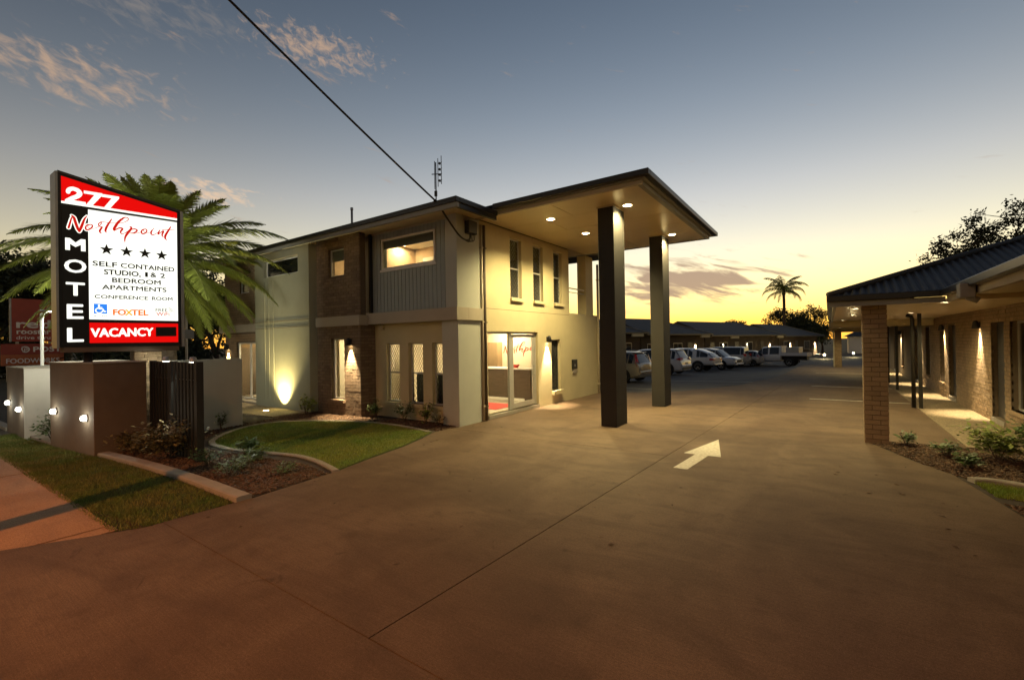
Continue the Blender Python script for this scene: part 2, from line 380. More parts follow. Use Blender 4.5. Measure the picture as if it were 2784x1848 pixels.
# wall sheet with openings. axis 'x': wall runs along x at y=c (front faces -y); axis 'y': runs along y at x=c (front faces +x or -x by thickness sign)
def wall(name, material, parent, axis, c, th, u0, u1, z0, z1, openings=()):
    us = sorted({u0, u1, *[v for o in openings for v in o[:2] if u0 < v < u1]}); zs = sorted({z0, z1, *[v for o in openings for v in o[2:4] if z0 < v < z1]})
    def solid(i, j):
        if i < 0 or j < 0 or i >= len(us)-1 or j >= len(zs)-1: return False
        uc, zc = (us[i]+us[i+1])/2, (zs[j]+zs[j+1])/2
        return not any(o[0] < uc < o[1] and o[2] < zc < o[3] for o in openings)
    b = MB()
    def P(u, w, z): return (u, w, z) if axis == 'x' else (w, u, z)
    for i in range(len(us)-1):
        for j in range(len(zs)-1):
            if not solid(i, j): continue
            a0, a1, q0, q1 = us[i], us[i+1], zs[j], zs[j+1]
            b.quad(P(a0, c, q0), P(a1, c, q0), P(a1, c, q1), P(a0, c, q1)); b.quad(P(a0, c+th, q0), P(a0, c+th, q1), P(a1, c+th, q1), P(a1, c+th, q0))
            if not solid(i-1, j): b.quad(P(a0, c, q0), P(a0, c, q1), P(a0, c+th, q1), P(a0, c+th, q0))
            if not solid(i+1, j): b.quad(P(a1, c, q0), P(a1, c+th, q0), P(a1, c+th, q1), P(a1, c, q1))
            if not solid(i, j-1): b.quad(P(a0, c, q0), P(a0, c+th, q0), P(a1, c+th, q0), P(a1, c, q0))
            if not solid(i, j+1): b.quad(P(a0, c, q1), P(a1, c, q1), P(a1, c+th, q1), P(a0, c+th, q1))
    return b.build(name, material, parent)

# running-bond bricks, proud of the wall sheet by 8 mm; the first `budget` (nearest the eye) are single objects
BRICK_ME = {}
def bricks(parent, material, axis, c, sgn, u0, u1, z0, z1, openings, budget, bl=.23, bh=.076, j=.012, proud=.011, depth=.03):
    lst = []; nz = int(round((z1-z0)/(bh+j)))
    for r in range(nz):
        za = z0+r*(z1-z0)/nz; zb = za+(z1-z0)/nz-j; u = u0-((bl+j)/2 if r % 2 else 0)
        while u < u1-.02:
            a, b = max(u, u0), min(u+bl, u1); u += bl+j
            if b-a < .03: continue
            segs = [(a, b)]
            for o in openings:
                if za+.02 < o[3] and zb-.02 > o[2]:
                    ns = []
                    for (p, q) in segs:
                        if o[0] >= q or o[1] <= p: ns.append((p, q)); continue
                        if o[0]-p > .03: ns.append((p, o[0]))
                        if q-o[1] > .03: ns.append((o[1], q))
                    segs = ns
            for p, q in segs: lst.append((p, q, za, zb))
    def ctr(k):
        u, z = (k[0]+k[1])/2, (k[2]+k[3])/2; return Vector((u, c, z)) if axis == 'x' else Vector((c, u, z))
    lst.sort(key=lambda k: (ctr(k)-Vector((0, 0, 2))).length)
    if material not in BRICK_ME:
        t = MB().box(-.5, .5, -.5, .5, -.5, .5); me = bpy.data.meshes.new('brick'); me.from_pydata(t.v, [], t.f); me.materials.append(m[material]); BRICK_ME[material] = me
    rest = MB()
    for i, k in enumerate(lst):
        pr = proud+random.uniform(-.002, .003); d0, d1 = c-sgn*depth, c+sgn*pr
        if i < budget:
            o = bpy.data.objects.new('brick', BRICK_ME[material]); COL.objects.link(o); o.parent = parent
            uc, ul, wc, wl = (k[0]+k[1])/2, k[1]-k[0], (d0+d1)/2, abs(d1-d0)
            o.location = (uc, wc, (k[2]+k[3])/2) if axis == 'x' else (wc, uc, (k[2]+k[3])/2)
            o.scale = (ul, wl, k[3]-k[2]) if axis == 'x' else (wl, ul, k[3]-k[2])
        else:
            lo, hi = min(d0, d1), max(d0, d1)
            if axis == 'x': rest.box(k[0], k[1], lo, hi, k[2], k[3])
            else: rest.box(lo, hi, k[0], k[1], k[2], k[3])
    if rest.v: rest.build('brickwork', material, parent, kind='stuff')
    return min(budget, len(lst))

# window set into an opening
def window(parent, axis, c, inn, u0, u1, z0, z1, frame='alu', pane='glass', fw=.045, rail=None, mesh=False, blind=0, name='window'):
    # c = plane of the frame front, inn = direction (+1/-1) inwards
    def B(b, a0, a1, d0, d1, q0, q1):
        w0, w1 = c+inn*d0, c+inn*d1; w0, w1 = min(w0, w1), max(w0, w1)
        return b.box(a0, a1, w0, w1, q0, q1) if axis == 'x' else b.box(w0, w1, a0, a1, q0, q1)
    fr = MB(); B(fr, u0, u0+fw, 0, .05, z0, z1); B(fr, u1-fw, u1, 0, .05, z0, z1); B(fr, u0+fw, u1-fw, .001, .049, z0, z0+fw); B(fr, u0+fw, u1-fw, .001, .049, z1-fw, z1)
    if rail: B(fr, u0+fw, u1-fw, .004, .046, rail-.022, rail+.022)
    w = fr.build(name, frame, parent)
    B(MB(), u0+fw, u1-fw, .022, .028, z0+fw, z1-fw).build('pane', pane, w)
    if mesh:
        g = MB(); sp = .085; a0, a1, q0, q1 = u0+fw, u1-fw, z0+fw, z1-fw; r = .0055; y = c+inn*.012
        for s in (1, -1):
            k = -3.0
            while k < 3.0:
                pts = []  # line z = q0 + 1.5*(s*(u-a0) ) + k
                for u in (a0, a1): pts.append((u, q0+1.55*s*(u-a0)+k))
                (ua, za), (ub, zb) = pts
                if za != zb:
                    def cl(ua, za, ub, zb):
                        t0, t1 = 0., 1.
                        for lim, sg in ((q0, 1), (q1, -1)):
                            da = sg*(za-lim); db = sg*(zb-lim)
                            if da < 0 and db < 0: return None
                            if da < 0: t0 = max(t0, da/(da-db))
                            elif db < 0: t1 = min(t1, da/(da-db))
                        return (t0, t1) if t1 > t0 else None
                    tt = cl(ua, za, ub, zb)
                    if tt:
                        P = [(ua+(ub-ua)*t, za+(zb-za)*t) for t in tt]
                        pp = [(p[0], y, p[1]) if axis == 'x' else (y, p[0], p[1]) for p in P]
                        g.tube(pp, r, 4)
                k += sp*1.55
        g.build('security_mesh', 'black', w)
    if blind: B(MB(), u0+fw, u1-fw, .055, .062, z1-fw-blind, z1-fw).build('blind', 'blind', w)
    return w
def sill(parent, axis, c, out, u0, u1, z, material, h=.09, d=.07):
    b = MB(); w0, w1 = c-out*.10, c+out*d
    lo, hi = min(w0, w1), max(w0, w1)
    if axis == 'x': b.box(u0-.02, u1+.02, lo, hi, z-h, z)
    else: b.box(lo, hi, u0-.02, u1+.02, z-h, z)
    return b.build('sill', material, parent, bevel=.006)

# lettering
def text_mesh(name, body, material, parent, origin, udir, vdir, h, width=None, bold=0.0, depth=.003, align='LEFT', spacing=1.0):
    cu = bpy.data.curves.new('lettering', 'FONT'); cu.body = body; cu.size = 1; cu.extrude = 0; cu.space_character = spacing; cu.resolution_u = 3
    t = bpy.data.objects.new('lettering', cu); COL.objects.link(t)
    dg = bpy.context.evaluated_depsgraph_get(); me = bpy.data.meshes.new_from_object(t.evaluated_get(dg)); bpy.data.objects.remove(t)
    co = np.empty(len(me.vertices)*3); me.vertices.foreach_get('co', co); co = co.reshape(-1, 3)
    lo, hi = co.min(0), co.max(0); sy = h/(hi[1]-lo[1]); sx = width/(hi[0]-lo[0]) if width else sy
    U, V = np.array(udir, float), np.array(vdir, float); W = np.cross(U, V)
    u = (co[:, 0]-lo[0])*sx; v = (co[:, 1]-lo[1])*sy
    if align == 'CENTER': u -= (hi[0]-lo[0])*sx/2
    P = np.array(origin)+u[:, None]*U+v[:, None]*V+W*depth
    me.vertices.foreach_set('co', P.ravel()); me.update(); me.materials.clear(); me.materials.append(m[material])
    if bold:
        bb = bold*h*1.1; fs = [tuple(p.vertices) for p in me.polygons]; n = len(P); vs = []; ff = []
        for k, (du, dv) in enumerate(((0, 0), (bb, 0), (-bb, 0), (0, bb*.7), (0, -bb*.7), (bb*.7, bb*.5), (-bb*.7, bb*.5), (bb*.7, -bb*.5), (-bb*.7, -bb*.5))):
            vs += [tuple(q) for q in (P+U*du+V*dv+W*k*.0002)]; ff += [tuple(i+k*n for i in f) for f in fs]
        me2 = bpy.data.meshes.new(name); me2.from_pydata(vs, [], ff); me2.materials.append(m[material]); me = me2
    return link(name, me, parent)
def ribbon(b, pts, ws, f3, n=5):
    P = smooth_pts([(p[0], p[1]) for p in pts], n) if len(pts) > 2 else pts
    W = []
    for i in range(len(pts)-1):
        for k in range(n): W.append(ws[i]+(ws[i+1]-ws[i])*k/n)
    W.append(ws[-1])
    if len(pts) <= 2: W = ws
    L, Rr = offset_line(P, 1), None
    vs = []
    for p, o, w in zip(P, L, W):
        dx, dy = o[0]-p[0], o[1]-p[1]; vs.append(f3(p[0]+dx*w, p[1]+dy*w)); vs.append(f3(p[0]-dx*w, p[1]-dy*w))
    b.add(vs, [(2*i, 2*i+1, 2*i+3, 2*i+2) for i in range(len(P)-1)])
    for p, w in ((P[0], W[0]), (P[-1], W[-1])):
        b.poly([f3(p[0]+w*math.cos(a*math.pi/4), p[1]+w*math.sin(a*math.pi/4)) for a in range(8)])

# ================================================================== SETTING
def hgt(x, y):
    s = ss((y-19)/27.)
    k = max(ss((-1.4-x)/2.6), ss((y-38)/8.))
    return -.60*s*k
def grid_sheet(name, xs, ys, f, material):
    v = [(x, y, f(x, y)) for y in ys for x in xs]; n = len(xs)
    fcs = [(j*n+i, j*n+i+1, (j+1)*n+i+1, (j+1)*n+i) for j in range(len(ys)-1) for i in range(n-1)]
    return struct(raw_mesh(name, v, fcs, material, smooth=True))
gx = [-900, -300, -120, -60]+list(np.arange(-40, 12.1, 2.0))+[20, 40, 90, 300, 900]
gy = [-300, -60, -20, -8, 0, 8, 16]+list(np.arange(18, 60, 2.0))+[70, 90, 140, 300, 900]
grid_sheet('ground', gx, gy, lambda x, y: hgt(x, y)-.10, 'field')
grid_sheet('car_park', list(np.arange(-22, 12.1, 1.0)), list(np.arange(16, 92, 1.0)), lambda x, y: hgt(x, y)-.022, 'asphalt')
struct(MB().box(-60, 40, -16, -3.2, -.3, -.06).build('road', 'asphalt'))

DRIVE = [(-7.9, -3.0), (-6.85, .75), (-6.3, 1.79), (-6.28, 2.96), (-6.43, 4.25), (-6.65, 5.17), (-6.83, 6.03), (-7.08, 6.8), (-7.33, 7.4), (-7.33, 16.4), (-5.0, 17.6), (-3.2, 21.5), (-2.2, 27), (-1.6, 40), (1.97, 40), (1.97, 11.22), (.75, 11.16), (.59, 10.86), (1.04, 9.68), (1.43, 8.93), (1.62, 7.8), (1.75, 7.0), (1.86, 5.5), (2.0, 3), (2.2, -3.0)]
dv = struct(bpy.data.objects.new('driveway', None)); COL.objects.link(dv)
def slabs(polys, a, b, c, g=.005):
    out = []
    for p in polys:
        n = math.hypot(a, b)
        for q in (clip(p, a, b, c-g*n), clip(p, -a, -b, -c-g*n)):
            if len(q) > 2: out.append(q)
    return out
P = slabs([DRIVE], 0, 1, 1.97)
near = [p for p in P if max(q[1] for q in p) < 2]; far = [p for p in P if max(q[1] for q in p) > 2]
far = slabs(far, 1, -.047, -2.70)
fl = [p for p in far if sum(q[0] for q in p)/len(p) < -2.6]; fr_ = [p for p in far if p not in fl]
fl = slabs(fl, 0, 1, 7.94); fl = [q for p in fl for q in slabs([p], 0, 1, 14.2)]
fr_ = slabs(fr_, 0, 1, 15.0)
near = slabs(near, 1, 0, -9.5)
for p in near+fl+fr_:
    MB().prism(p, -.10, 0.0).build('slab', 'concrete', dv)
MB().prism([(-7.2, -3), (-6.2, 1.8), (-6.2, 7), (-7.2, 7.5), (-7.2, 16), (-2, 24), (-1.5, 39), (1.9, 39), (1.9, 11.3), (.8, 11), (1.5, 7), (2, -3)], -.16, -.030).build('sub_base', 'soil', dv)
# arrow and bay lines
struct(MB().poly([(x, y, .004) for x, y in reversed([(-1.83, 9.72), (-1.53, 8.30), (-1.73, 8.29), (-1.82, 7.25), (-2.03, 7.25), (-1.94, 8.28), (-2.13, 8.28)])]).build('arrow_marking', 'linepaint'))
for y, x0 in ((17.62, -.56), (22.3, -.62), (30.6, -.65)):
    struct(MB().box(x0, 1.93, y, y+.10, .0005, .004).build('bay_line', 'linepaint'))
for a, b in (((-6.6, 23.2), (-1.9, 23.7)), ((-7.3, 18.35), (-5.3, 18.7))):
    t = Vector((b[0]-a[0], b[1]-a[1])).normalized(); n = Vector((-t.y, t.x))*.05; pts = [(a[0]-n.x, a[1]-n.y), (b[0]-n.x, b[1]-n.y), (b[0]+n.x, b[1]+n.y), (a[0]+n.x, a[1]+n.y)]
    struct(MB().poly([(x, y, hgt(x, y)-.016) for x, y in pts]).build('bay_line', 'linepaint'))

# footpath of separate slabs
fp = struct(bpy.data.objects.new('footpath', None)); COL.objects.link(fp)
x = -6.72
box('slab', 'path', fp, x+.006, -6.50, -.5, 1.62, -.10, -.006)
k = 0
while x > -30:
    box('slab', 'path', fp, x-1.35, x-.008, -.5, 1.60-.01*(k % 2), -.10, -.002-.003*(k % 3)); x -= 1.36; k += 1
# soil under lawns and beds
struct(MB().prism([(-30, 1.55), (-6.30, 1.80), (-6.29, 2.8), (-11.2, 2.55), (-30, 2.3)], -.12, -.012).build('verge', 'soil'))
struct(MB().prism([(-30, 2.3), (-11.2, 2.5), (-6.32, 2.82), (-6.45, 4.25), (-6.67, 5.17), (-6.85, 6.03), (-7.1, 6.8), (-7.34, 7.45), (-7.3, 8.5), (-20, 8.5), (-30, 8.5)], -.14, -.006).build('garden_bed', 'soil'))
struct(MB().prism([(-24, 5.6), (-12.75, 6.55), (-12.62, 7.62), (-12.62, 7.9), (-24, 7.9)], -.05, .03).build('patio', 'aggregate'))
# lawn with concrete edging
UP = [(-10.30, 4.02), (-10.75, 4.18), (-11.17, 4.5), (-11.71, 5.1), (-11.98, 5.85), (-11.59, 6.50), (-10.82, 7.04), (-9.88, 7.40), (-8.84, 7.53), (-7.94, 7.44), (-7.37, 7.34)]
LOW = [(-6.42, 4.22), (-6.74, 4.30), (-7.23, 4.40), (-7.87, 4.43), (-8.65, 4.24), (-9.46, 4.05), (-10.30, 4.02)]
up = smooth_pts(UP, 5); low = smooth_pts(LOW, 5)
lawn = up+[(-7.1, 6.75), (-6.86, 6.03), (-6.68, 5.17), (-6.47, 4.36)]+low[1:-1]
struct(MB().prism(list(reversed(lawn)), -.05, .014).build('lawn', 'grassbase'))
def edging(name, pts, w, h, label_struct=True):
    i_, o_ = pts, offset_line(pts, w); b = MB(); n = len(pts)
    vs = []
    for p, q in zip(i_, o_): vs += [(p[0], p[1], -.06), (p[0], p[1], h-.012), (p[0]+(q[0]-p[0])*.12, p[1]+(q[1]-p[1])*.12, h), (p[0]+(q[0]-p[0])*.88, p[1]+(q[1]-p[1])*.88, h), (q[0], q[1], h-.012), (q[0], q[1], -.06)]
    fs = [(6*i+k, 6*i+k+1, 6*(i+1)+k+1, 6*(i+1)+k) for i in range(n-1) for k in range(5)]+[(0, 5, 4, 3, 2, 1), tuple(6*(n-1)+k for k in range(6))]
    return b.add(vs, fs).build(name, 'kerb')
struct(edging('kerb', up, -.12, .034)); struct(edging('kerb', low, -.11, .036))
kerbp = smooth_pts([(-11.22, 2.50), (-9.54, 2.66), (-7.9, 2.74), (-6.28, 2.75)], 6)
struct(edging('kerb', kerbp, .19, .065)); struct(edging('kerb', [(-14.86, 2.16), (-13.22, 2.26)], .18, .07)); struct(edging('kerb', [(-24, 1.9), (-16.9, 2.05)], .18, .07))
struct(MB().box(-12.75, -11.6, 5.75, 6.62, -.05, .012).build('dirt_patch', 'mulch'))
# right-hand bed
struct(MB().prism([(.62, 10.86), (1.06, 9.70), (1.45, 8.94), (1.64, 7.80), (1.77, 7.0), (1.88, 5.5), (2.05, 3), (8, 3), (8, 11.18), (.80, 11.14)], -.12, -.012).build('garden_bed', 'soil'))
struct(edging('kerb', smooth_pts([(1.53, 8.72), (1.80, 8.80), (2.3, 8.62), (3.2, 8.2)], 5), -.14, .05))
struct(MB().box(1.97, 3.05, 11.2, 40, -.05, .012).build('walkway', 'aggregate'))
LAWN_R = [(1.58, 8.60), (1.85, 8.62), (3.0, 8.15), (3.0, 7.7), (1.9, 7.95), (1.66, 8.0)]

# grass blades
def grass(name, polys, counts, hmin, hmax, zbase, label, avoid=None, material='blade'):
    V = []; 
    for poly, n in zip(polys, counts):
        P = scatter(poly, n)
        if avoid is not None: P = P[[avoid(p) for p in P]]
        V.append(P)
    P = np.concatenate(V); n = len(P)
    a = rng.uniform(0, 2*np.pi, n); h = rng.uniform(hmin, hmax, n); w = rng.uniform(.002, .0045, n)*1.3; le = rng.uniform(.2, 1.0, n)*h; b = rng.uniform(0, 2*np.pi, n)
    p0 = np.c_[P[:, 0]-w*np.cos(a), P[:, 1]-w*np.sin(a), np.full(n, zbase)]; p1 = np.c_[P[:, 0]+w*np.cos(a), P[:, 1]+w*np.sin(a), np.full(n, zbase)]
    p2 = np.c_[P[:, 0]+le*np.cos(b), P[:, 1]+le*np.sin(b), zbase+h]
    v = np.stack([p0, p1, p2], 1).reshape(-1, 3); f = np.arange(3*n).reshape(-1, 3)
    o = raw_mesh(name, v, f, material, kind='stuff'); tag(o, label, 'grass'); return o
grass('lawn_grass', [list(lawn)], [75000], .012, .042, .012, 'short green turf of the curved lawn inside the concrete edging')
VERGE = [(-16, 1.50), (-12, 1.52), (-9.7, 1.56), (-7.83, 1.60), (-6.32, 1.83), (-6.31, 2.72), (-7.9, 2.73), (-9.5, 2.64), (-11.3, 2.5), (-16, 2.2)]
def jit(poly, amp): return poly
grass('verge_grass', [VERGE, [(-16, 1.42), (-6.5, 1.55), (-6.33, 1.75), (-6.3, 1.95), (-16, 1.7)]], [62000, 9000], .015, .055, -.01, 'rough verge grass between the footpath and the low walls', material='vergeblade')
grass('bed_grass', [LAWN_R], [6000], .02, .06, -.01, 'small patch of grass beside the kerb at the right edge')

# fallen leaves on the driveway
LV = np.concatenate([scatter([(-6.2, 1.9), (-2, 1.9), (-1, 7), (-6.4, 4.2)], 26), scatter([(-6.8, 6), (-7.1, 8.9), (-5.5, 8.5), (-6, 5.6)], 16), scatter([(.9, 9.4), (1.6, 7), (1.2, 5), (-.5, 9)], 18)])
lv = []; lf = []
for p in LV:
    a = random.uniform(0, 6.28); l = random.uniform(.02, .045); c_, s_ = math.cos(a), math.sin(a); o = len(lv)
    lv += [(p[0]-c_*l, p[1]-s_*l, .004), (p[0]+s_*l*.4, p[1]-c_*l*.4, .012), (p[0]+c_*l, p[1]+s_*l, .005), (p[0]-s_*l*.4, p[1]+c_*l*.4, .010)]; lf.append((o, o+1, o+2, o+3))
tag(raw_mesh('leaf_litter', lv, lf, 'mulch', kind='stuff'), 'scattered small dry leaves on the concrete driveway', 'leaves')
# bark mulch
def mulch(name, polys, counts, label, zf, avoid=None):
    v = []; f = []
    for poly, n in zip(polys, counts):
        P = scatter(poly, n)
        if avoid is not None: P = P[[avoid(p) for p in P]]
        for p in P:
            L = random.uniform(.012, .042); W = random.uniform(.006, .018); T = random.uniform(.003, .007); a = random.uniform(0, 6.28); tl = random.uniform(-.5, .5); tz = random.uniform(-.4, .4)
            M = Matrix.Rotation(a, 3, 'Z') @ Matrix.Rotation(tl, 3, 'Y') @ Matrix.Rotation(tz, 3, 'X'); z = zf+random.uniform(0, .016)
            o = len(v)
            for sx, sy, sz in ((-1, -1, -1), (1, -1, -1), (1, 1, -1), (-1, 1, -1), (-1, -.7, 1), (1, -1, 1), (.8, 1, 1), (-1, 1, 1)):
                q = M @ Vector((sx*L, sy*W, sz*T)); v.append((p[0]+q.x, p[1]+q.y, z+q.z))
            f += [(o+4, o+5, o+6, o+7), (o, o+1, o+5, o+4), (o+1, o+2, o+6, o+5), (o+2, o+3, o+7, o+6), (o+3, o, o+4, o+7)]
    o = raw_mesh(name, v, f, 'mulch', kind='stuff'); return tag(o, label, 'mulch')
inlawn = lambda p: not bool(tri_inside(lawn, np.array([p]))[0])
BED1 = [(-11.15, 2.75), (-7.9, 2.97), (-6.35, 2.98), (-6.45, 4.15), (-7.3, 4.25), (-8.6, 4.08), (-9.5, 3.9), (-10.4, 3.85), (-11.1, 4.2), (-12.2, 5.2), (-12.2, 3.3)]
BED2 = [(-12.2, 5.1), (-12.0, 6.3), (-11.0, 7.15), (-9.9, 7.57), (-8.8, 7.68), (-7.9, 7.6), (-7.36, 7.5), (-7.32, 8.1), (-7.8, 8.3), (-12.6, 7.8), (-12.6, 6.6)]
mulch('front_mulch', [BED1], [9500], 'dark bark mulch in the bed between the white kerb and the lawn edging', -.004, inlawn)
mulch('wall_mulch', [BED2], [5200], 'red-brown bark mulch under the front windows of the motel', -.004, inlawn)
BED3 = [(.66, 10.84), (1.08, 9.70), (1.47, 8.94), (1.56, 8.8), (2.3, 8.76), (3.0, 8.5), (3.0, 11.1), (.82, 11.1)]
BED4 = [(1.68, 7.7), (1.79, 7.0), (1.90, 5.5), (3.0, 5.5), (3.0, 7.7)]
mulch('pillar_mulch', [BED3, BED4], [5200, 2400], 'red-brown bark mulch beside the brick pillar at the right', -.008)

# ================================================================== RECEPTION BUILDING
rb = thing('reception_building', 'two-storey rendered and brick motel reception block with dark roof', 'building')
SX = -7.30
# side wall (faces +x)
side_open = [(9.34, 11.84, .10, 2.29), (12.66, 13.24, .42, 2.06), (10.42, 11.0, 3.24, 4.94), (11.63, 12.21, 3.24, 4.94), (12.87, 13.43, 3.24, 4.94)]
wall('side_wall', 'render', rb, 'y', SX, -.20, 9.05, 13.92, 0, 5.13, side_open)
wall('side_wall', 'render', rb, 'y', SX, -.20, 13.921, 16.05, 0, 2.94)
box('wall_joint', 'darkmortar', rb, SX-.01, SX+.0015, 9.15, 13.9, 2.885, 2.897)
wall('rear_wall', 'render', rb, 'x', 16.05, .2, -12.6, -7.3, 0, 2.94)
# balcony at the far end: end post, rail and back return wall
box('balcony_post', 'render', rb, -7.62, -7.28, 15.2, 15.80, 2.941, 5.12)
wall('return_wall', 'render', rb, 'x', 13.93, .15, -12.6, -7.51, 2.95, 5.13)
box('balcony_floor', 'floor', rb, -12.6, -7.31, 13.95, 16.2, 2.945, 2.96)
MB().tube([(-7.36, 13.95, 3.84), (-7.36, 15.35, 3.84), (-7.36, 15.80, 3.56), (-7.36, 15.82, 2.96)], .022, 8).build('balcony_rail', 'white', rb, True)
MB().tube([(-7.36, 13.95, 3.70), (-7.36, 15.2, 3.70)], .014, 6).build('balcony_rail', 'white', rb, True)
MB().tube([(-9.9, 16.0, 3.05), (-9.6, 16.0, 3.62)], .03, 6).build('balcony_rail', 'black', rb, True)
# corner pier and band
box('corner_pier', 'pier', rb, -7.78, -7.25, 8.15, 9.0, -.02, 2.549, bevel=.006)
box('corner_pier', 'pier', rb, -7.62, -7.245, 8.13, 9.0, 2.861, 5.1, bevel=.006)
box('band', 'taupe', rb, -10.57, -7.19, 8.05, 8.48, 2.55, 2.86, bevel=.006)
box('band', 'taupe', rb, -7.45, -7.19, 8.482, 9.02, 2.55, 2.86, bevel=.006)
# ground-floor window wall
gw = [(-10.10, -9.56, .42, 2.02), (-9.22, -8.67, .42, 2.02), (-8.34, -7.785, .42, 2.02)]
wall('window_wall', 'render', rb, 'x', 8.36, .2, -10.6, -7.6, -.02, 2.55, gw)
for a, b, z0, z1 in gw:
    w = window(rb, 'x', 8.46, 1, a, b, z0, z1, 'darkalu' if a < -20 else 'alu', 'glass', .035, rail=1.22, mesh=True); sill(w, 'x', 8.36, -1, a, b, .42, 'render')
# side windows
for i, (a, b, z0, z1) in enumerate(side_open[2:]):
    w = window(rb, 'y', SX-.10, -1, a, b, z0, z1, 'alu', 'glass', .04, rail=4.1, mesh=True); sill(w, 'y', SX, 1, a, b, z0, 'render')
w = window(rb, 'y', SX-.10, -1, 12.66, 13.24, .42, 2.06, 'darkalu', 'darkglass', .04, mesh=True); sill(w, 'y', SX, 1, 12.66, 13.24, .42, 'render', .13, .10)
# reception doors
dfr = MB().box(SX-.14, SX-.08, 9.34, 9.39, .10, 2.29).box(SX-.14, SX-.08, 11.77, 11.84, .10, 2.29).box(SX-.14, SX-.08, 9.39, 11.77, 2.235, 2.29).build('door_frame', 'alu', rb)
box('pane', 'glass', dfr, SX-.115, SX-.108, 9.39, 10.42, .13, 2.235)
box('mullion', 'alu', dfr, SX-.145, SX-.075, 10.42, 10.54, .10, 2.235)
dr = MB().box(SX-.13, SX-.09, 10.56, 10.64, .12, 2.22).box(SX-.13, SX-.09, 11.66, 11.76, .12, 2.22).box(SX-.13, SX-.09, 10.64, 11.66, .12, .26).box(SX-.13, SX-.09, 10.64, 11.66, 2.14, 2.22).build('door', 'alu', rb)
box('pane', 'glass', dr, SX-.112, SX-.106, 10.64, 11.66, .26, 2.14)
MB().tube([(SX-.08, 11.68, 1.28), (SX-.02, 11.66, 1.28), (SX-.02, 11.55, 1.26), (SX-.02, 11.55, 1.02), (SX-.02, 11.66, 1.0), (SX-.08, 11.68, 1.0)], .012, 6).build('handle', 'steel', dr, True)
box('threshold', 'kerb', rb, SX-.15, SX+.06, 9.30, 10.55, .0, .10, bevel=.006); box('threshold', 'kerb', rb, SX-.15, SX+.02, 10.552, 11.86, 0, .10, bevel=.006)
# upper boarded wall, every board a piece
bo = (-10.17, -8.11, 4.05, 4.89)
bw = wall('boarded_wall', 'board', rb, 'x', 8.335, .15, -11.0, -7.63, 2.86, 5.1, [bo])
x = -7.64; i = 0
while x > -10.62:
    a, b = max(x-.138, -10.62), x-.006
    parts = [(2.863, 5.1)] if (b < bo[0] or a > bo[1]) else [(2.863, bo[2]), (bo[3], 5.1)]
    for z0, z1 in parts: box('board', 'board', bw, a, b, 8.30, 8.334, z0, z1)
    x -= .144
w = window(rb, 'x', 8.285, 1, bo[0], bo[1], bo[2], bo[3], 'white', 'glass', .05, blind=.22)
box('trim', 'white', w, bo[0]-.05, bo[1]+.05, 8.27, 8.30, bo[2]-.06, bo[2]-.002)
box('corner_trim', 'black', rb, -10.62, -10.56, 8.2, 8.299, 2.87, 5.1)
box('eave_trim', 'pipe', rb, -10.62, -7.63, 8.275, 8.299, 5.06, 5.1)
# brick bay
bopen = [(-12.0, -11.25, 3.98, 4.77), (-11.93, -11.30, .44, 2.18)]
bb = wall('brick_wall', 'darkmortar', rb, 'x', 7.86, .2, -12.62, -10.575, -.02, 5.1, bopen)
used = bricks(bb, 'brick', 'x', 7.86, -1, -12.61, -10.57, 0, 5.09, bopen+[(-12.6, -10.4, 2.52, 2.82)], 190)
bs = wall('brick_return', 'darkmortar', rb, 'y', -10.575, -.05, 8.061, 8.36, -.02, 2.55)
used += bricks(bs, 'brick', 'y', -10.575, 1, 7.87, 8.35, 0, 2.54, [], 40)
w = window(rb, 'x', 7.93, 1, *bopen[0], 'alu', 'glass', .035, blind=.30)
w = window(rb, 'x', 7.95, 1, *bopen[1], 'white', 'glass', .04); MB().prism([(-11.99, 7.74), (-11.24, 7.74), (-11.24, 7.96), (-11.99, 7.96)], .36, .439).build('sill', 'brick', w)
box('band', 'taupe', rb, -12.54, -10.47, 7.75, 8.06, 2.53, 2.81, bevel=.006)
# sage feature wall with ribs and grooves
gopen = [(-15.2, -13.2, 4.23, 4.75)]
gwall = wall('feature_wall', 'greenrender', rb, 'x', 7.60, .27, -15.84, -12.62, -.02, 5.03, gopen)
for zz in (2.56, 2.77): box('groove', 'darkmortar', gwall, -15.84, -12.63, 7.5985, 7.603, zz, zz+.02); box('rib', 'greenrender', gwall, -15.84, -12.63, 7.588, 7.6, zz+.02, zz+.03)
for xx in (-15.2, -14.94, -14.66): box('rib', 'greenrender', gwall, xx, xx+.014, 7.584, 7.601, .25, 4.1)
w = window(rb, 'x', 7.68, 1, *gopen[0], 'white', 'darkglass', .04); box('trim', 'pipe', w, -15.2, -13.2, 7.585, 7.601, 4.752, 4.775)
# left brick wing
lopen = [(-17.8, -17.1, 3.94, 4.52), (-18.1, -16.2, .10, 2.14)]
lw = wall('brick_wall', 'mortar', rb, 'x', 8.01, .2, -19.0, -15.84, -.02, 5.1, lopen)
bricks(lw, 'tanbrick', 'x', 8.01, -1, -18.99, -15.86, 0, 5.09, lopen+[(-19, -15, 2.5, 2.79)], 70)
box('band', 'taupe', rb, -19.25, -15.85, 7.88, 8.06, 2.51, 2.79, bevel=.006)
w = window(rb, 'x', 8.06, 1, *lopen[0], 'white', 'glass', .04)
w = window(rb, 'x', 8.08, 1, -18.1, -16.2, .10, 2.14, 'white', 'glass', .05, name='sliding_door'); box('stile', 'white', w, -17.25, -17.17, 8.075, 8.12, .15, 2.09)
box('step', 'kerb', rb, -18.3, -15.86, 7.7, 8.0, .0, .09)
wall('end_wall', 'mortar', rb, 'y', -19.0, .2, 8.212, 16.0, -.02, 5.1)
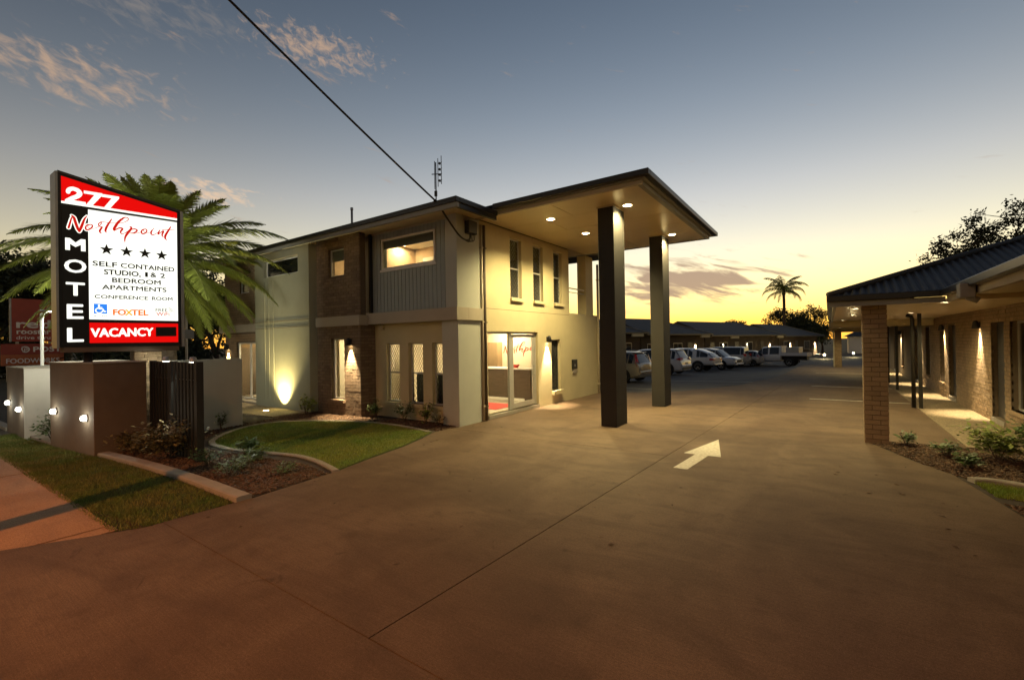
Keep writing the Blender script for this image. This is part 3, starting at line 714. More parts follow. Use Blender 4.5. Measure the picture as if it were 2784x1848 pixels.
# rooms behind the glass: floor slabs, ceilings and partitions
box('floor_slab', 'floor', rb, -18.75, -7.505, 8.57, 15.9, .0, .095); box('upper_floor', 'room', rb, -18.75, -7.505, 8.57, 15.9, 2.62, 2.86)
box('upper_ceiling', 'room', rb, -18.75, -7.505, 8.57, 13.9, 5.02, 5.06)
box('partition', 'room', rb, -12.0, -7.505, 13.75, 13.9, .096, 2.619); box('partition', 'room', rb, -12.7, -12.6, 8.58, 13.7, .096, 2.619)
box('partition', 'room', rb, -11.55, -11.45, 10.6, 13.7, .096, 2.619); box('partition', 'room', rb, -18.7, -12.75, 11.5, 11.6, .096, 2.619)
box('partition', 'roomtan', rb, -10.95, -10.85, 8.6, 12.4, 2.861, 5.019); box('partition', 'roomtan', rb, -10.84, -7.52, 10.2, 10.3, 2.861, 5.019); box('partition', 'room', rb, -10.2, -9.55, 9.9, 10.19, 2.861, 4.62)  # cross partition added to keep side windows dark; white piece paints a lit patch
box('partition', 'roomtan', rb, -13.0, -12.9, 8.6, 12.0, 2.861, 5.019); box('partition', 'roomtan', rb, -12.85, -11.0, 9.6, 9.7, 2.861, 5.019)
box('partition', 'room', rb, -18.7, -13.1, 10.5, 10.6, 2.861, 5.019)
# roof: gutters, fascia, soffit, low hip
def gutter(parent, pts, z0, z1, w):
    b = MB(); b.prism(pts, z0, z1); return b.build('gutter', 'gutter', parent, bevel=.012)
rf = MB()
rx0, rx1, ry0, ry1, rz = -19.6, -6.5, 7.30, 16.6, 5.15
rf.quad((rx0, ry0+.05, rz), (rx1-.05, ry0+.05, rz), (-11, 11.9, rz+.62), (-15, 11.9, rz+.62)); rf.poly([(rx1-.05, ry0+.05, rz), (rx1-.05, ry1, rz), (-11, 11.9, rz+.62)])
rf.quad((rx1-.05, ry1, rz), (rx0, ry1, rz), (-15, 11.9, rz+.62), (-11, 11.9, rz+.62)); rf.poly([(rx0, ry1, rz), (rx0, ry0+.05, rz), (-15, 11.9, rz+.62)])
roof = rf.build('roof', 'roof', rb)
box('gutter', 'gutter', roof, rx0, rx1, 7.30, 7.42, 5.045, 5.16, bevel=.012); box('gutter', 'gutter', roof, rx1-.12, rx1, 7.42, 8.80, 5.045, 5.16, bevel=.012)
box('fascia', 'fascia', roof, rx0, rx1-.02, 7.345, 7.42, 4.945, 5.044); box('fascia', 'gutter', roof, rx1-.115, rx1-.04, 7.42, 8.80, 4.945, 5.044)
box('soffit', 'soffit', roof, rx0, rx1-.12, 7.421, 8.34, 5.101, 5.115); box('soffit', 'soffit', roof, -7.24, rx1-.12, 8.341, 8.82, 5.101, 5.115)
box('fascia', 'gutter', roof, rx0-.05, rx0, 7.3, 16.6, 4.95, 5.16)
MB().tube([(-13.83, 10.0, 5.4), (-13.83, 10.0, 6.80)], .04, 8).build('vent_pipe', 'steel', roof, True)
MB().lathe([(0, .09), (.05, .08), (.055, 0)], (-13.83, 10, 6.78), 'z', 10).build('vent_cap', 'steel', roof, True)
# downpipes on the side wall
def downpipe(parent, x, y, z0, z1, material, r=.045):
    p = MB().tube([(x, y, z0), (x, y, z1)], r, 10).build('downpipe', material, parent, True)
    for z in (z0+.35, (z0+z1)/2, z1-.6): MB().box(x-r-.012, x+r+.006, y-r-.008, y+r+.008, z, z+.03).build('bracket', material, p)
    return p
downpipe(rb, -7.235, 9.06, .02, 5.0, 'pipe', .035); downpipe(rb, -7.225, 9.16, .0, 5.0, 'brownpipe', .04); downpipe(rb, -7.23, 16.12, .0, 4.9, 'pipe', .045)
box('recess_shade', 'brownpipe', rb, -7.32, -7.295, 9.0, 9.05, .0, 5.1)  # dark strip: shade between pier and side wall put into its colour
# entrance canopy: soffit sheets, fascia, gutters, roof, two pillars
cz = 5.14
can = MB().box(-7.28, -3.13, 9.02, 15.12, 5.175, 5.185).build('canopy', 'fascia', rb)
ys = [9.02, 10.22, 11.42, 12.62, 13.82, 15.12]
for i in range(5):
    for (a, b) in (((-7.27, -5.2), (-5.2, -3.13)) if i % 2 == 0 else ((-7.27, -6.0), (-6.0, -3.13))):
        y1 = min(ys[i+1], 15.12)
        MB().box(a+.007, b-.007, ys[i]+.007, y1-.007, cz, cz+.03).build('soffit_sheet', 'soffit', can)
box('soffit_sheet', 'soffit', can, -12.4, -7.282, 13.94, 15.12, cz, cz+.03)
for a in ((-7.28, -3.02, 8.93, 9.02), (-3.13, -3.02, 9.021, 15.10), (-12.4, -3.02, 15.121, 15.22)):
    box('fascia', 'taupe' if a[3] < 9.1 else 'fascia', can, *a, 5.12, 5.205, bevel=.006)
for a in ((-7.0, -2.93, 8.86, 8.929), (-3.019, -2.93, 8.93, 15.25), (-12.4, -2.93, 15.251, 15.30)):
    box('barge', 'fascia', can, *a, 5.20, 5.262)
for a in ((-6.62, -2.82, 8.74, 8.855), (-2.925, -2.82, 8.856, 15.36), (-12.4, -2.82, 15.361, 15.46)):
    box('gutter', 'gutter', can, *a, 5.225, 5.345, bevel=.014)
cr_ = MB(); cr_.quad((-6.6, 8.8, 5.34), (-2.87, 8.8, 5.34), (-4.9, 12.1, 5.62), (-7.5, 12.1, 5.62)); cr_.poly([(-2.87, 8.8, 5.34), (-2.87, 15.4, 5.34), (-4.9, 12.1, 5.62)]); cr_.quad((-2.87, 15.4, 5.34), (-12, 15.4, 5.34), (-12, 12.1, 5.62), (-4.9, 12.1, 5.62)); cr_.poly([(-6.6, 8.8, 5.34), (-7.5, 12.1, 5.62), (-12, 12.1, 5.62), (-12, 8.8, 5.34)])
cr_.build('canopy_roof', 'roof', can)
for y0 in (9.93, 13.66): box('pillar', 'charcoal', can, -4.42, -4.03, y0, y0+.66, 0, 5.139, bevel=.008)
for y0 in (9.93, 13.66): box('pillar_trim', 'soffit', can, -4.44, -4.02, y0-.015, y0+.675, 5.10, 5.1385)
# things on the walls
mb = tag(MB().box(-7.244, -7.09, 8.42, 8.74, 4.66, 4.98).build('junction_box', 'black', bevel=.02), 'black cable junction box high on the corner of the reception block', 'junction box')
ic = thing('wall_intercom', 'small dark wall box beside the narrow ground floor window', 'intercom')
box('housing', 'black', ic, SX+.002, SX+.06, 14.02, 14.36, 1.04, 1.36, bevel=.01); MB().box(SX+.0605, SX+.064, 14.12, 14.2, 1.12, 1.2).build('keypad', 'steel', ic); box('lower_housing', 'kerb', ic, SX+.002, SX+.045, 14.06, 14.32, .90, 1.035, bevel=.005)
al = tag(MB().box(-10.33, -10.16, 8.28, 8.359, 2.40, 2.53).build('alarm_box', 'pipe', bevel=.01), 'small cream box under the band beside the brick pier', 'box')

# wall lamps: hooded downlight on a bracket, lit
def sconce(loc, out, label, group, watts=9.0, cone=38, hood='black', col=WARMW, light=True):
    t = thing('wall_lamp', label, 'lamp', group, loc)
    ox, oy = out
    rz_ = math.atan2(oy, ox); t.rotation_euler = (0, 0, rz_)
    MB().box(0.002, .03, -.035, .035, -.06, .10).build('back_plate', hood, t, bevel=.006)
    MB().lathe([(.0, .13), (.035, .125), (.055, .08), (.078, -.07), (.072, -.07), (.05, .07), (0, .10)], (.09, 0, 0), 'z', 16).build('hood', hood, t, True)
    MB().lathe([(0, -.045), (.05, -.05), (.045, -.02), (0, 0)], (.09, 0, 0), 'z', 12).build('bulb', 'lampwarm', t, True)
    if light: spot(t, (.080, 0, -.075), (.050, 0, -1.2), watts*32, col, cone*1.6, .8, .02)
    return t
G1 = 'hooded wall lamps on the reception block'
sconce((SX, 12.38, 2.05), (1, 0), 'lit hooded wall lamp beside the reception doors', G1, 8)
sconce((-10.98, 7.85, 2.06), (0, -1), 'lit hooded wall lamp on the brick bay', G1, 9)
sconce((-18.75, 8.0, 1.98), (0, -1), 'lit hooded wall lamp at the left end above the low wall', G1, 8)
# in-ground uplight
ul = thing('ground_uplight', 'glowing uplight set in the paving below the sage wall', 'lamp', loc=(-14.05, 7.02, .03))
MB().lathe([(.10, 0), (.10, .018), (.085, .022), (.085, .008)], (0, 0, 0), 'z', 20).build('ring', 'steel', ul, True); MB().lathe([(0, .016), (.084, .016)], (0, 0, 0), 'z', 20).build('lens', 'lampwarm', ul)
spot(ul, (0, .30, .04), (-.02, .58, .80), 230, (1, .78, .32), 98, 1.0, .05)
# canopy downlights
def downlight(loc, label, group, watts=0, cone=120, r=.075, col=WARM, ring='white'):
    t = thing('downlight', label, 'lamp', group, loc)
    MB().lathe([(r*1.25, .004), (r*1.25, -.006), (r, -.010), (r, .0)], (0, 0, 0), 'z', 20).build('trim_ring', ring, t, True); MB().lathe([(r, -.003), (0, -.004)], (0, 0, 0), 'z', 20).build('lens', 'lampwarm', t)
    if watts: spot(t, (0, 0, -.03), (0, 0, -2), watts, col, cone, .7, r*.7)
    return t
G2 = 'downlights in the canopy ceiling'
for (x, y), lb in zip(((-5.81, 10.15), (-5.78, 12.12), (-3.80, 10.22), (-3.80, 13.90)), ('lit canopy downlight nearest the power cable, left of the front pillar', 'lit canopy downlight between the front pillar and the upper side windows', 'lit canopy downlight just right of the front pillar top', 'lit canopy downlight just right of the rear pillar top')):
    downlight((x, y, cz-.002), lb, G2, 235, 140, .10)

# interior furnishings seen through the glass
ct = thing('reception_counter', 'dark timber reception counter behind the glass doors', 'counter')
box('front_panel', 'timber', ct, -12.0, -7.9, 12.30, 12.42, .096, 1.10); box('countertop', 'white', ct, -12.0, -7.85, 12.22, 12.9, 1.101, 1.14, bevel=.006); box('plinth', 'white', ct, -11.99, -8.12, 12.27, 12.299, .096, .16)
tag(MB().box(-9.15, -7.75, 10.25, 11.35, .096, .108).build('door_mat', 'redmat'), 'red mat on the floor inside the reception doors', 'mat')
tag(MB().lathe([(0, 0), (.06, 0), (.07, .02), (.13, .11), (.12, .11), (.06, .03), (0, .03)], (-8.55, 12.45, 1.141), 'z', 14).build('bowl', 'roomred', smooth=True), 'small dark red bowl on the reception counter', 'bowl')
cb = thing('wall_cupboard', 'tall tan cupboard on the back wall of the reception', 'cupboard'); box('carcass', 'roomtan', cb, -11.4, -10.05, 13.45, 13.745, .096, 2.0); box('door', 'roomtan', cb, -11.38, -10.73, 13.43, 13.449, .12, 1.98); box('door', 'roomtan', cb, -10.72, -10.07, 13.43, 13.449, .12, 1.98)
STROKES = [([(2.253,4.293),(2.271,4.376),(2.289,4.461),(2.307,4.526)],[.0128,.0118,.0098,.0049]),([(2.3,4.534),(2.328,4.502),(2.344,4.439),(2.365,4.358),(2.385,4.295),(2.402,4.25)],[.0098,.0167,.0177,.0177,.0177,.0118]),([(2.402,4.25),(2.428,4.332),(2.454,4.423),(2.479,4.506),(2.516,4.576)],[.0128,.0167,.0157,.0118,.0039]),([(2.554,4.41),(2.522,4.408),(2.494,4.355),(2.499,4.312),(2.528,4.308),(2.572,4.346),(2.594,4.394),(2.576,4.419),(2.543,4.408),(2.525,4.38),(2.535,4.348),(2.572,4.343),(2.616,4.349),(2.66,4.378),(2.686,4.407)],[.0049,.0059,.0098,.0118,.0098,.0089,.0089,.0079,.0059,.0044,.0034,.0034,.0034,.0034,.0044]),([(2.686,4.407),(2.713,4.442),(2.728,4.48),(2.717,4.489),(2.687,4.462),(2.683,4.431),(2.709,4.402),(2.739,4.403),(2.716,4.359),(2.7,4.317),(2.708,4.289),(2.734,4.272)],[.0039,.0049,.0059,.0059,.0069,.0069,.0069,.0079,.0128,.0128,.0098,.003]),([(2.687,4.462),(2.713,4.495),(2.751,4.509),(2.819,4.506),(2.888,4.513),(2.958,4.525),(3.037,4.545),(3.101,4.582),(3.146,4.632),(3.142,4.667),(3.094,4.669),(3.046,4.626),(2.99,4.554),(2.95,4.475),(2.918,4.399),(2.918,4.373)],[.0049,.0049,.0044,.0044,.0039,.0039,.0039,.0044,.0059,.0069,.0079,.0138,.0167,.0177,.0167,.0089]),([(2.885,4.592),(2.858,4.536),(2.822,4.459),(2.795,4.385),(2.787,4.333),(2.802,4.306)],[.0059,.0098,.0138,.0148,.0128,.0049]),([(2.922,4.369),(2.965,4.408),(3.004,4.436),(3.044,4.438),(3.052,4.419),(3.027,4.379),(3.023,4.343),(3.047,4.324),(3.091,4.351),(3.14,4.401),(3.172,4.448)],[.0079,.0079,.0098,.0128,.0128,.0118,.0098,.0059,.0044,.0044,.0044]),([(3.169,4.499),(3.197,4.484),(3.172,4.417),(3.131,4.348),(3.1,4.281),(3.088,4.218),(3.089,4.167)],[.0059,.0128,.0157,.0167,.0138,.0098,.0049]),([(3.168,4.416),(3.213,4.451),(3.254,4.464),(3.287,4.45),(3.279,4.417),(3.229,4.377),(3.172,4.361),(3.245,4.371),(3.32,4.399),(3.362,4.428)],[.0059,.0079,.0098,.0118,.0108,.0089,.0049,.0039,.0039,.0039]),([(3.434,4.494),(3.388,4.48),(3.362,4.433),(3.374,4.393),(3.412,4.401),(3.451,4.445),(3.451,4.487),(3.422,4.495),(3.396,4.465),(3.421,4.428),(3.472,4.427),(3.515,4.446)],[.0059,.0079,.0108,.0118,.0098,.0089,.0089,.0069,.0049,.0034,.0034,.0039]),([(3.555,4.507),(3.533,4.465),(3.528,4.417),(3.558,4.398),(3.602,4.425),(3.655,4.473)],[.0069,.0118,.0118,.0079,.0044,.0044]),([(3.568,4.534),(3.578,4.538)],[.0079,.0079]),([(3.686,4.527),(3.664,4.48),(3.65,4.429),(3.69,4.468),(3.735,4.515),(3.748,4.506),(3.725,4.448),(3.725,4.405),(3.747,4.385)],[.0059,.0108,.0098,.0059,.0079,.0118,.0128,.0098,.0039]),([(3.881,4.635),(3.844,4.557),(3.807,4.485),(3.779,4.415),(3.778,4.361),(3.81,4.334)],[.0069,.0128,.0157,.0167,.0138,.0039]),([(3.722,4.539),(3.78,4.556),(3.853,4.568),(3.908,4.572),(3.968,4.576)],[.0039,.0059,.0059,.0039,.003])]
def script(parent, f3, material, w=1.3, name='script_lettering', only=None, extra=0):
    b = MB()
    for i, (p, ws) in enumerate(STROKES):
        if only and i not in only: continue
        ribbon(b, p, [q*w+extra for q in ws], f3)
    return b.build(name, material, parent)
wl = thing('wall_lettering', 'red script lettering on the white wall behind the counter', 'lettering')
script(wl, lambda u, v: (-9.98+(u-2.25)*1.05, 13.746, 1.56+(v-4.25)*1.05), 'roomred', 1.6)
for i, (x, lb) in enumerate(((-8.95, 'dark armchair behind the middle ground floor window'), (-8.05, 'dark armchair behind the window next to the corner pier'))):
    t = thing('armchair', lb, 'chair', 'armchairs inside the front windows', (x, 9.25, .096))
    MB().box(-.36, .36, -.35, .35, .12, .42).build('seat', 'sofa', t, bevel=.04); MB().box(-.44, .44, -.47, -.28, .12, 1.12).build('backrest', 'sofa', t, bevel=.05)
    for s in (-1, 1): MB().box(s*.42-.06, s*.42+.06, -.42, .35, .12, .62).build('armrest', 'sofa', t, bevel=.03)
    for sx in (-.36, .36):
        for sy in (-.36, .3): MB().tube([(sx, sy, 0), (sx, sy, .13)], .02, 6).build('leg', 'black', t)
tb = thing('side_table', 'small table with dark ornaments behind the left window', 'table', loc=(-9.75, 9.5, .096)); MB().lathe([(0, .62), (.28, .62), (.28, .65), (0, .65)], (0, 0, 0), 'z', 18).build('table_top', 'timber', tb); MB().tube([(0, 0, 0), (0, 0, .62)], .03, 8).build('leg', 'black', tb)
tag(MB().lathe([(0, 0), (.05, 0), (.03, .05), (.045, .12), (.02, .2), (.03, .26), (0, .3)], (-9.82, 9.45, .747), 'z', 10).build('ornament', 'black', smooth=True), 'taller dark ornament on the small table behind the window', 'ornament', 'table ornaments')
tag(MB().lathe([(0, 0), (.04, 0), (.025, .04), (.035, .1), (.015, .16), (.02, .2), (0, .22)], (-9.66, 9.5, .747), 'z', 10).build('ornament', 'black', smooth=True), 'shorter dark ornament on the small table behind the window', 'ornament', 'table ornaments')
kc = thing('kitchen_cupboard', 'white wall cupboard seen through the lower brick bay window', 'cupboard'); box('carcass', 'white', kc, -12.55, -11.7, 9.6, 10.0, 1.18, 2.2); box('door', 'white', kc, -12.53, -12.13, 9.58, 9.599, 1.2, 2.18); box('door', 'white', kc, -12.12, -11.72, 9.58, 9.599, 1.2, 2.18)
tt = thing('games_table', 'dark table with pale blue top seen through the lower brick bay window', 'table'); box('table_top', mat('blue_grey_top', (.20, .26, .36), .4), tt, -12.5, -11.5, 9.1, 9.55, .78, .84); 
for sx in (-12.4, -11.6): MB().box(sx-.05, sx+.05, 9.2, 9.4, .096, .78).build('leg', 'black', tt)
sc_ = thing('slatted_screen', 'timber slatted screen behind the sliding door at the left', 'screen')
for i in range(9): MB().box(-18.3+i*.085, -18.255+i*.085, 9.3, 9.33, .45, 1.75).build('slat', 'lighttimber', sc_)
MB().box(-18.35, -17.5, 9.331, 9.36, 1.33, 1.39).build('rail', 'lighttimber', sc_)
def ceiling_lamp(loc, label, watts, sx, sy, col=WARMW, r=.07):
    t = thing('ceiling_lamp', label, 'lamp', 'ceiling lamps inside the reception block', loc)
    MB().lathe([(r*1.2, .0), (r*1.2, -.02), (r, -.022)], (0, 0, 0), 'z', 16).build('trim_ring', 'white', t, True); MB().lathe([(r, -.022), (0, -.024)], (0, 0, 0), 'z', 16).build('lens', 'lampwarm', t)
    arealight(t, (0, 0, -.04), sx, sy, watts, col)
ceiling_lamp((-9.3, 10.3, 2.618), 'lit ceiling lamp over the reception mat', 30, 1.0, 1.0)
ceiling_lamp((-9.6, 13.2, 2.618), 'lit ceiling lamp washing the red lettering on the wall', 26, 1.2, .3)
ceiling_lamp((-12.0, 9.6, 2.618), 'lit ceiling lamp behind the lower brick bay window', 30, .5, .5)
ceiling_lamp((-17.4, 9.6, 2.618), 'lit ceiling lamp behind the sliding door', 40, .6, .6)
ceiling_lamp((-10.62, 9.5, 5.018), 'lit ceiling lamp in the room behind the wide upper window', 13, .3, .3, r=.06)
ceiling_lamp((-11.9, 9.0, 5.018), 'lit ceiling lamp behind the small upper brick bay window', 9, .3, .3)

# aerial and cable
an = thing('tv_aerial', 'television aerial on a mast above the roof edge', 'aerial', loc=(-9.70, 10.0, 5.2))
MB().tube([(0, 0, 0), (0, 0, 2.28)], .018, 8).build('mast', 'black', an, True); MB().box(-.05, .03, -.03, .03, 1.25, 1.42).build('amplifier', 'black', an, bevel=.008)
MB().tube([(-.12, -.05, 1.93), (.18, .03, 1.90)], .014, 6).build('boom', 'black', an)
for i, xx in enumerate((0.0, .12, .24)):
    MB().tube([(xx, -.05+i*.02, 1.45+.06*i), (xx, -.05+i*.02, 2.30+.06*i)], .011, 6).build('element', 'black', an)
for zz in (1.68, 1.86, 2.02, 2.2): MB().tube([(.12, -.03, zz), (.26, .0, zz+.03)], .006, 5).build('rung', 'black', an); MB().box(.16, .20, -.05, .01, zz-.03, zz+.03).build('clip', 'black', an)
PB = Vector((-7.12, 8.07, 4.47)); PT = Vector((-7.36, -.60, 9.15)); mid = []
A0 = Vector((-7.10, 7.35, 5.13))
for i in range(31):
    t = i/30; p = A0.lerp(PT, t); p.z -= .9*t*(1-t)*.42; mid.append(tuple(p))
dn = [tuple(q) for q in smooth_pts([(-7.10, 7.35, 5.13), (-7.06, 7.62, 4.83), (-7.02, 7.95, 4.52), (-7.03, 8.2, 4.44), (-7.08, 8.42, 4.50), (-7.12, 8.5, 4.66)], 6)]
cb_ = thing('power_cable', 'thick black overhead power cable sloping down to the corner of the building', 'cable')
MB().tube(mid, .020, 8).build('span', 'cable', cb_, True); MB().tube(dn, .022, 8).build('tail', 'cable', cb_, True)
for k in range(4): MB().tube(smooth_pts([(-7.03, 8.15+.02*k, 4.44), (-7.04, 8.36+.05*k, 4.42+.012*k), (-7.12, 8.47+.07*k, 4.66)], 6), .010, 6).build('tail', 'cable', cb_, True)
MB().tube([(-7.11, 7.28, 5.17), (-7.10, 7.42, 5.06)], .036, 8).build('clamp', 'black', cb_)
MB().tube([(-7.11, 7.29, 5.16), (-7.4, 7.36, 5.10)], .008, 5).build('stay', 'black', cb_)
pp = thing('power_pole', 'timber power pole on the verge beside the footpath', 'pole', loc=(-7.36, -.60, 0)); MB().tube([(0, 0, -.1), (0, 0, 9.4)], [.17, .13], 14).build('shaft', 'trunk', pp, True); MB().box(-.9, .9, -.06, .06, 8.9, 9.02).build('cross_arm', 'timber', pp)


# ================================================================== MOTEL SIGN
sg = thing('motel_sign', 'tall illuminated motel sign with sloping red top on a stone-clad base', 'sign')
FX = -11.75; SY0, SY1, SZ0 = 2.16, 4.0, 2.07
def ztop(y): return 5.25-(y-SY0)*.155
cab = MB(); pr = [(SY0-.05, SZ0-.03), (SY1+.06, SZ0-.03), (SY1+.06, ztop(SY1)+.03), (SY0-.05, ztop(SY0)+.05)]
cab.add([(FX-.36, y, z) for y, z in pr]+[(FX-.012, y, z) for y, z in pr], [(0, 1, 2, 3), (7, 6, 5, 4), (0, 4, 5, 1), (1, 5, 6, 2), (2, 6, 7, 3), (3, 7, 4, 0)])
cab.build('cabinet', 'signblack', sg)
for (ya, yb) in ((SY0-.085, SY0-.05), (SY1+.06, SY1+.115)): MB().add([(x, y, z) for x in (FX-.38, FX+.01) for y, z in ((ya, SZ0-.05), (yb, SZ0-.05), (yb, ztop(yb)+.06), (ya, ztop(ya)+.06))], [(0, 1, 2, 3), (7, 6, 5, 4), (0, 4, 5, 1), (1, 5, 6, 2), (2, 6, 7, 3), (3, 7, 4, 0)]).build('side_frame', 'steel', sg)
MB().add([(x, y, z) for x in (FX-.38, FX+.01) for y, z in ((SY0-.05, ztop(SY0)+.052), (SY1+.06, ztop(SY1)+.032), (SY1+.06, ztop(SY1)+.075), (SY0-.05, ztop(SY0)+.095))], [(0, 1, 2, 3), (7, 6, 5, 4), (0, 4, 5, 1), (1, 5, 6, 2), (2, 6, 7, 3), (3, 7, 4, 0)]).build('top_frame', 'darkalu', sg)
box('skirt', 'wallbrown', sg, FX-.34, FX-.03, SY0+.02, SY1+.02, SZ0-.13, SZ0-.031)
def panel(name, material, pts, x0=FX-.012, x1=FX, parent=sg):
    n = len(pts); b = MB(); b.add([(x0, y, z) for y, z in pts]+[(x1, y, z) for y, z in pts], [tuple(range(n-1, -1, -1)), tuple(range(n, 2*n))]+[(i, (i+1) % n, (i+1) % n+n, i+n) for i in range(n)]); return b.build(name, material, parent)
def sz(y, z): return z+(y-2.16)*.028
red = panel('red_header', 'signred', [(SY0, 4.785), (SY1, 4.845), (SY1, ztop(SY1)), (SY0, ztop(SY0))])
panel('white_stripe', 'signwhite', [(SY0, 4.745), (SY1, 4.80), (SY1, 4.842), (SY0, 4.783)])
whp = panel('white_panel', 'signwhite', [(2.535, 2.575), (SY1-.005, 2.585), (SY1-.005, 4.755), (2.535, 4.705)])
blk = panel('black_strip', 'signblack', [(SY0, 2.08), (2.53, 2.08), (2.53, 4.715), (SY0, 4.70)])
vcp = panel('vacancy_panel', 'signred', [(2.535, 2.115), (SY1-.005, 2.12), (SY1-.005, 2.525), (2.535, 2.51)])
bkp = panel('back_panel', 'signback', [(SY0, 2.1), (SY1, 2.1), (SY1, 4.8), (SY0, 4.8)], FX-.372, FX-.361)
UD, VD = (0, 1, .026), (0, 0, 1)
def st(body, y, z, h, w, material='signdark', bold=0.0, parent=whp, d=.004, align='LEFT'): return text_mesh('lettering', body, material, parent, (FX, y, z), UD, VD, h, w, bold, d, align)
def words(lst, z, h, bold):
    for wd, y, w in lst: st(wd, y, z+(y-2.6)*.026+(-.02 if wd.endswith(',') else 0), h+(.02 if wd.endswith(',') else 0), w, bold=bold)
for pts in ([(2.205, 3.872), (2.27, 3.874), (2.27, 4.102), (2.205, 4.100)], [(2.425, 3.880), (2.49, 3.882), (2.49, 4.110), (2.425, 4.108)], [(2.2705, 4.102), (2.2705, 3.995), (2.3475, 3.945), (2.3475, 4.030)], [(2.4245, 4.108), (2.3475, 4.030), (2.3475, 3.945), (2.4245, 4.0)]):
    panel('lettering', 'signwhite', pts, FX, FX+.004, blk)
st('O', 2.195, 3.455, .24, .295, 'signwhite', .035, blk); st('T', 2.215, 3.02, .24, .25, 'signwhite', .035, blk); st('E', 2.225, 2.58, .265, .215, 'signwhite', .035, blk); st('L', 2.225, 2.142, .255, .215, 'signwhite', .035, blk)
words([('SELF', 2.59, .37), ('CONTAINED', 3.02, .915)], 3.625, .094, .04); words([('STUDIO,', 2.76, .58), ('1', 3.42, .04), ('&', 3.51, .10), ('2', 3.68, .085)], 3.474, .094, .04); words([('BEDROOM', 2.884, .80)], 3.320, .092, .04); words([('APARTMENTS', 2.727, 1.06)], 3.172, .088, .04); words([('CONFERENCE', 2.614, .845), ('ROOM', 3.53, .365)], 2.988, .072, .032)
st('VACANCY', 2.556, 2.232, .165, .985, 'signwhite', .05, vcp)
panel('blank_panel', 'signblack', [(3.591, 2.243), (3.958, 2.25), (3.958, 2.452), (3.591, 2.442)], FX, FX+.006, vcp)
# 277: bold slanted figures standing on the white stripe
def fig(pts): return panel('numeral', 'signwhite', pts, FX, FX+.004, red)
def slant(pts, y0, z0, w, h):
    return [(y0+u*w+v*h*.32, z0+v*h+(u*w+v*h*.32)*.03) for u, v in pts]
b2 = MB(); ribbon(b2, [(2.252, 4.965), (2.262, 5.01), (2.312, 5.048), (2.385, 5.035), (2.415, 4.985), (2.385, 4.925), (2.31, 4.865), (2.235, 4.80)], [.030, .033, .036, .038, .038, .036, .036, .03], lambda u, v: (FX+.004, u, v)); b2.build('numeral', 'signwhite', red)
fig([(2.222, 4.786), (2.50, 4.796), (2.50, 4.835), (2.29, 4.83)])
S7 = [(0, 1), (0, .80), (.58, .80), (.12, 0), (.46, 0), (1, .86), (1, 1)]
def seven(y0): return [(y0+u*.27, 4.79+v*.265+(u*.27)*.05) for u, v in S7]
for yy in (2.475, 2.735):
    p = seven(yy); panel('numeral', 'signwhite', [p[0], p[1], p[2], p[6]], FX, FX+.004, red); panel('numeral', 'signwhite', [p[2], p[3], p[4], p[5], p[6]], FX, FX+.0045, red)
# script name: white outline behind the first letters, red strokes in front
script(whp, lambda u, v: (FX+.003, u, v), 'signwhite', 1.3, 'outline', (0, 1, 2, 3), .016)
script(whp, lambda u, v: (FX+.006, u, v), 'signred_letter', 1.3)
for i, (y, z) in enumerate(((2.801, 3.965), (3.115, 3.972), (3.419, 3.982), (3.711, 3.985))):
    pts = []
    for k in range(10):
        r = .115 if k % 2 == 0 else .046; a = math.pi/2+k*math.pi/5; pts.append((y+r*math.cos(a), z+r*math.sin(a)))
    b = MB(); b.add([(FX+.004, y, z)]+[(FX+.004, *p) for p in pts], [(0, k+1, (k+1) % 10+1) for k in range(10)]); b.build('star', 'signdark', whp)
ap = panel('access_symbol', 'signblue', [(2.60, 2.688), (2.80, 2.692), (2.80, 2.882), (2.60, 2.882)], FX, FX+.004, whp)
b = MB(); f3 = lambda u, v: (FX+.007, u, v)
ribbon(b, [(2.676, 2.852), (2.6765, 2.852)], [.017, .017], f3); ribbon(b, [(2.674, 2.83), (2.678, 2.785), (2.73, 2.785), (2.752, 2.735), (2.775, 2.738)], [.012, .012, .011, .011, .010], f3, 2); ribbon(b, [(2.68, 2.812), (2.72, 2.812)], [.008, .008], f3)
ribbon(b, [(2.662, 2.80), (2.632, 2.775), (2.628, 2.735), (2.66, 2.706), (2.705, 2.712), (2.728, 2.742)], [.009, .010, .010, .010, .010, .009], f3); b.build('symbol', 'signwhite', ap)
st('ACCESS', 2.597, 2.626, .030, .205, 'signgrey', 0)
st('FO', 2.893, 2.672, .112, .195, 'signorange', .055); st('X', 3.082, 2.674, .112, .115, 'signamber', .055); st('TEL', 3.185, 2.678, .112, .275, 'signorange', .055)
wf = panel('wifi_badge', 'signwhite', [(3.565, 2.668), (3.925, 2.672), (3.925, 2.862), (3.565, 2.858)], FX, FX+.002, whp)
for a, c in (((3.56, 2.664), (3.93, 2.668)), ((3.56, 2.858), (3.93, 2.862)), ((3.558, 2.664), (3.562, 2.862)), ((3.926, 2.666), (3.930, 2.866))): panel('border', 'signgrey', [a, (c[0], a[1]), c, (a[0], c[1])], FX+.002, FX+.003, wf)
st('FREE', 3.59, 2.775, .062, .21, 'signdark', .01, wf, .006); st('WiFi', 3.60, 2.683, .080, .235, 'signred_letter', .012, wf, .006)
b = MB()
for r in (.03, .055, .08): ribbon(b, [(3.825+r*math.cos(a), 2.775+r*math.sin(a)) for a in (.05, .4, .8, 1.2, 1.5)], [.004]*5, lambda u, v: (FX+.006, u, v), 3)
b.build('wave', 'signgrey', wf)
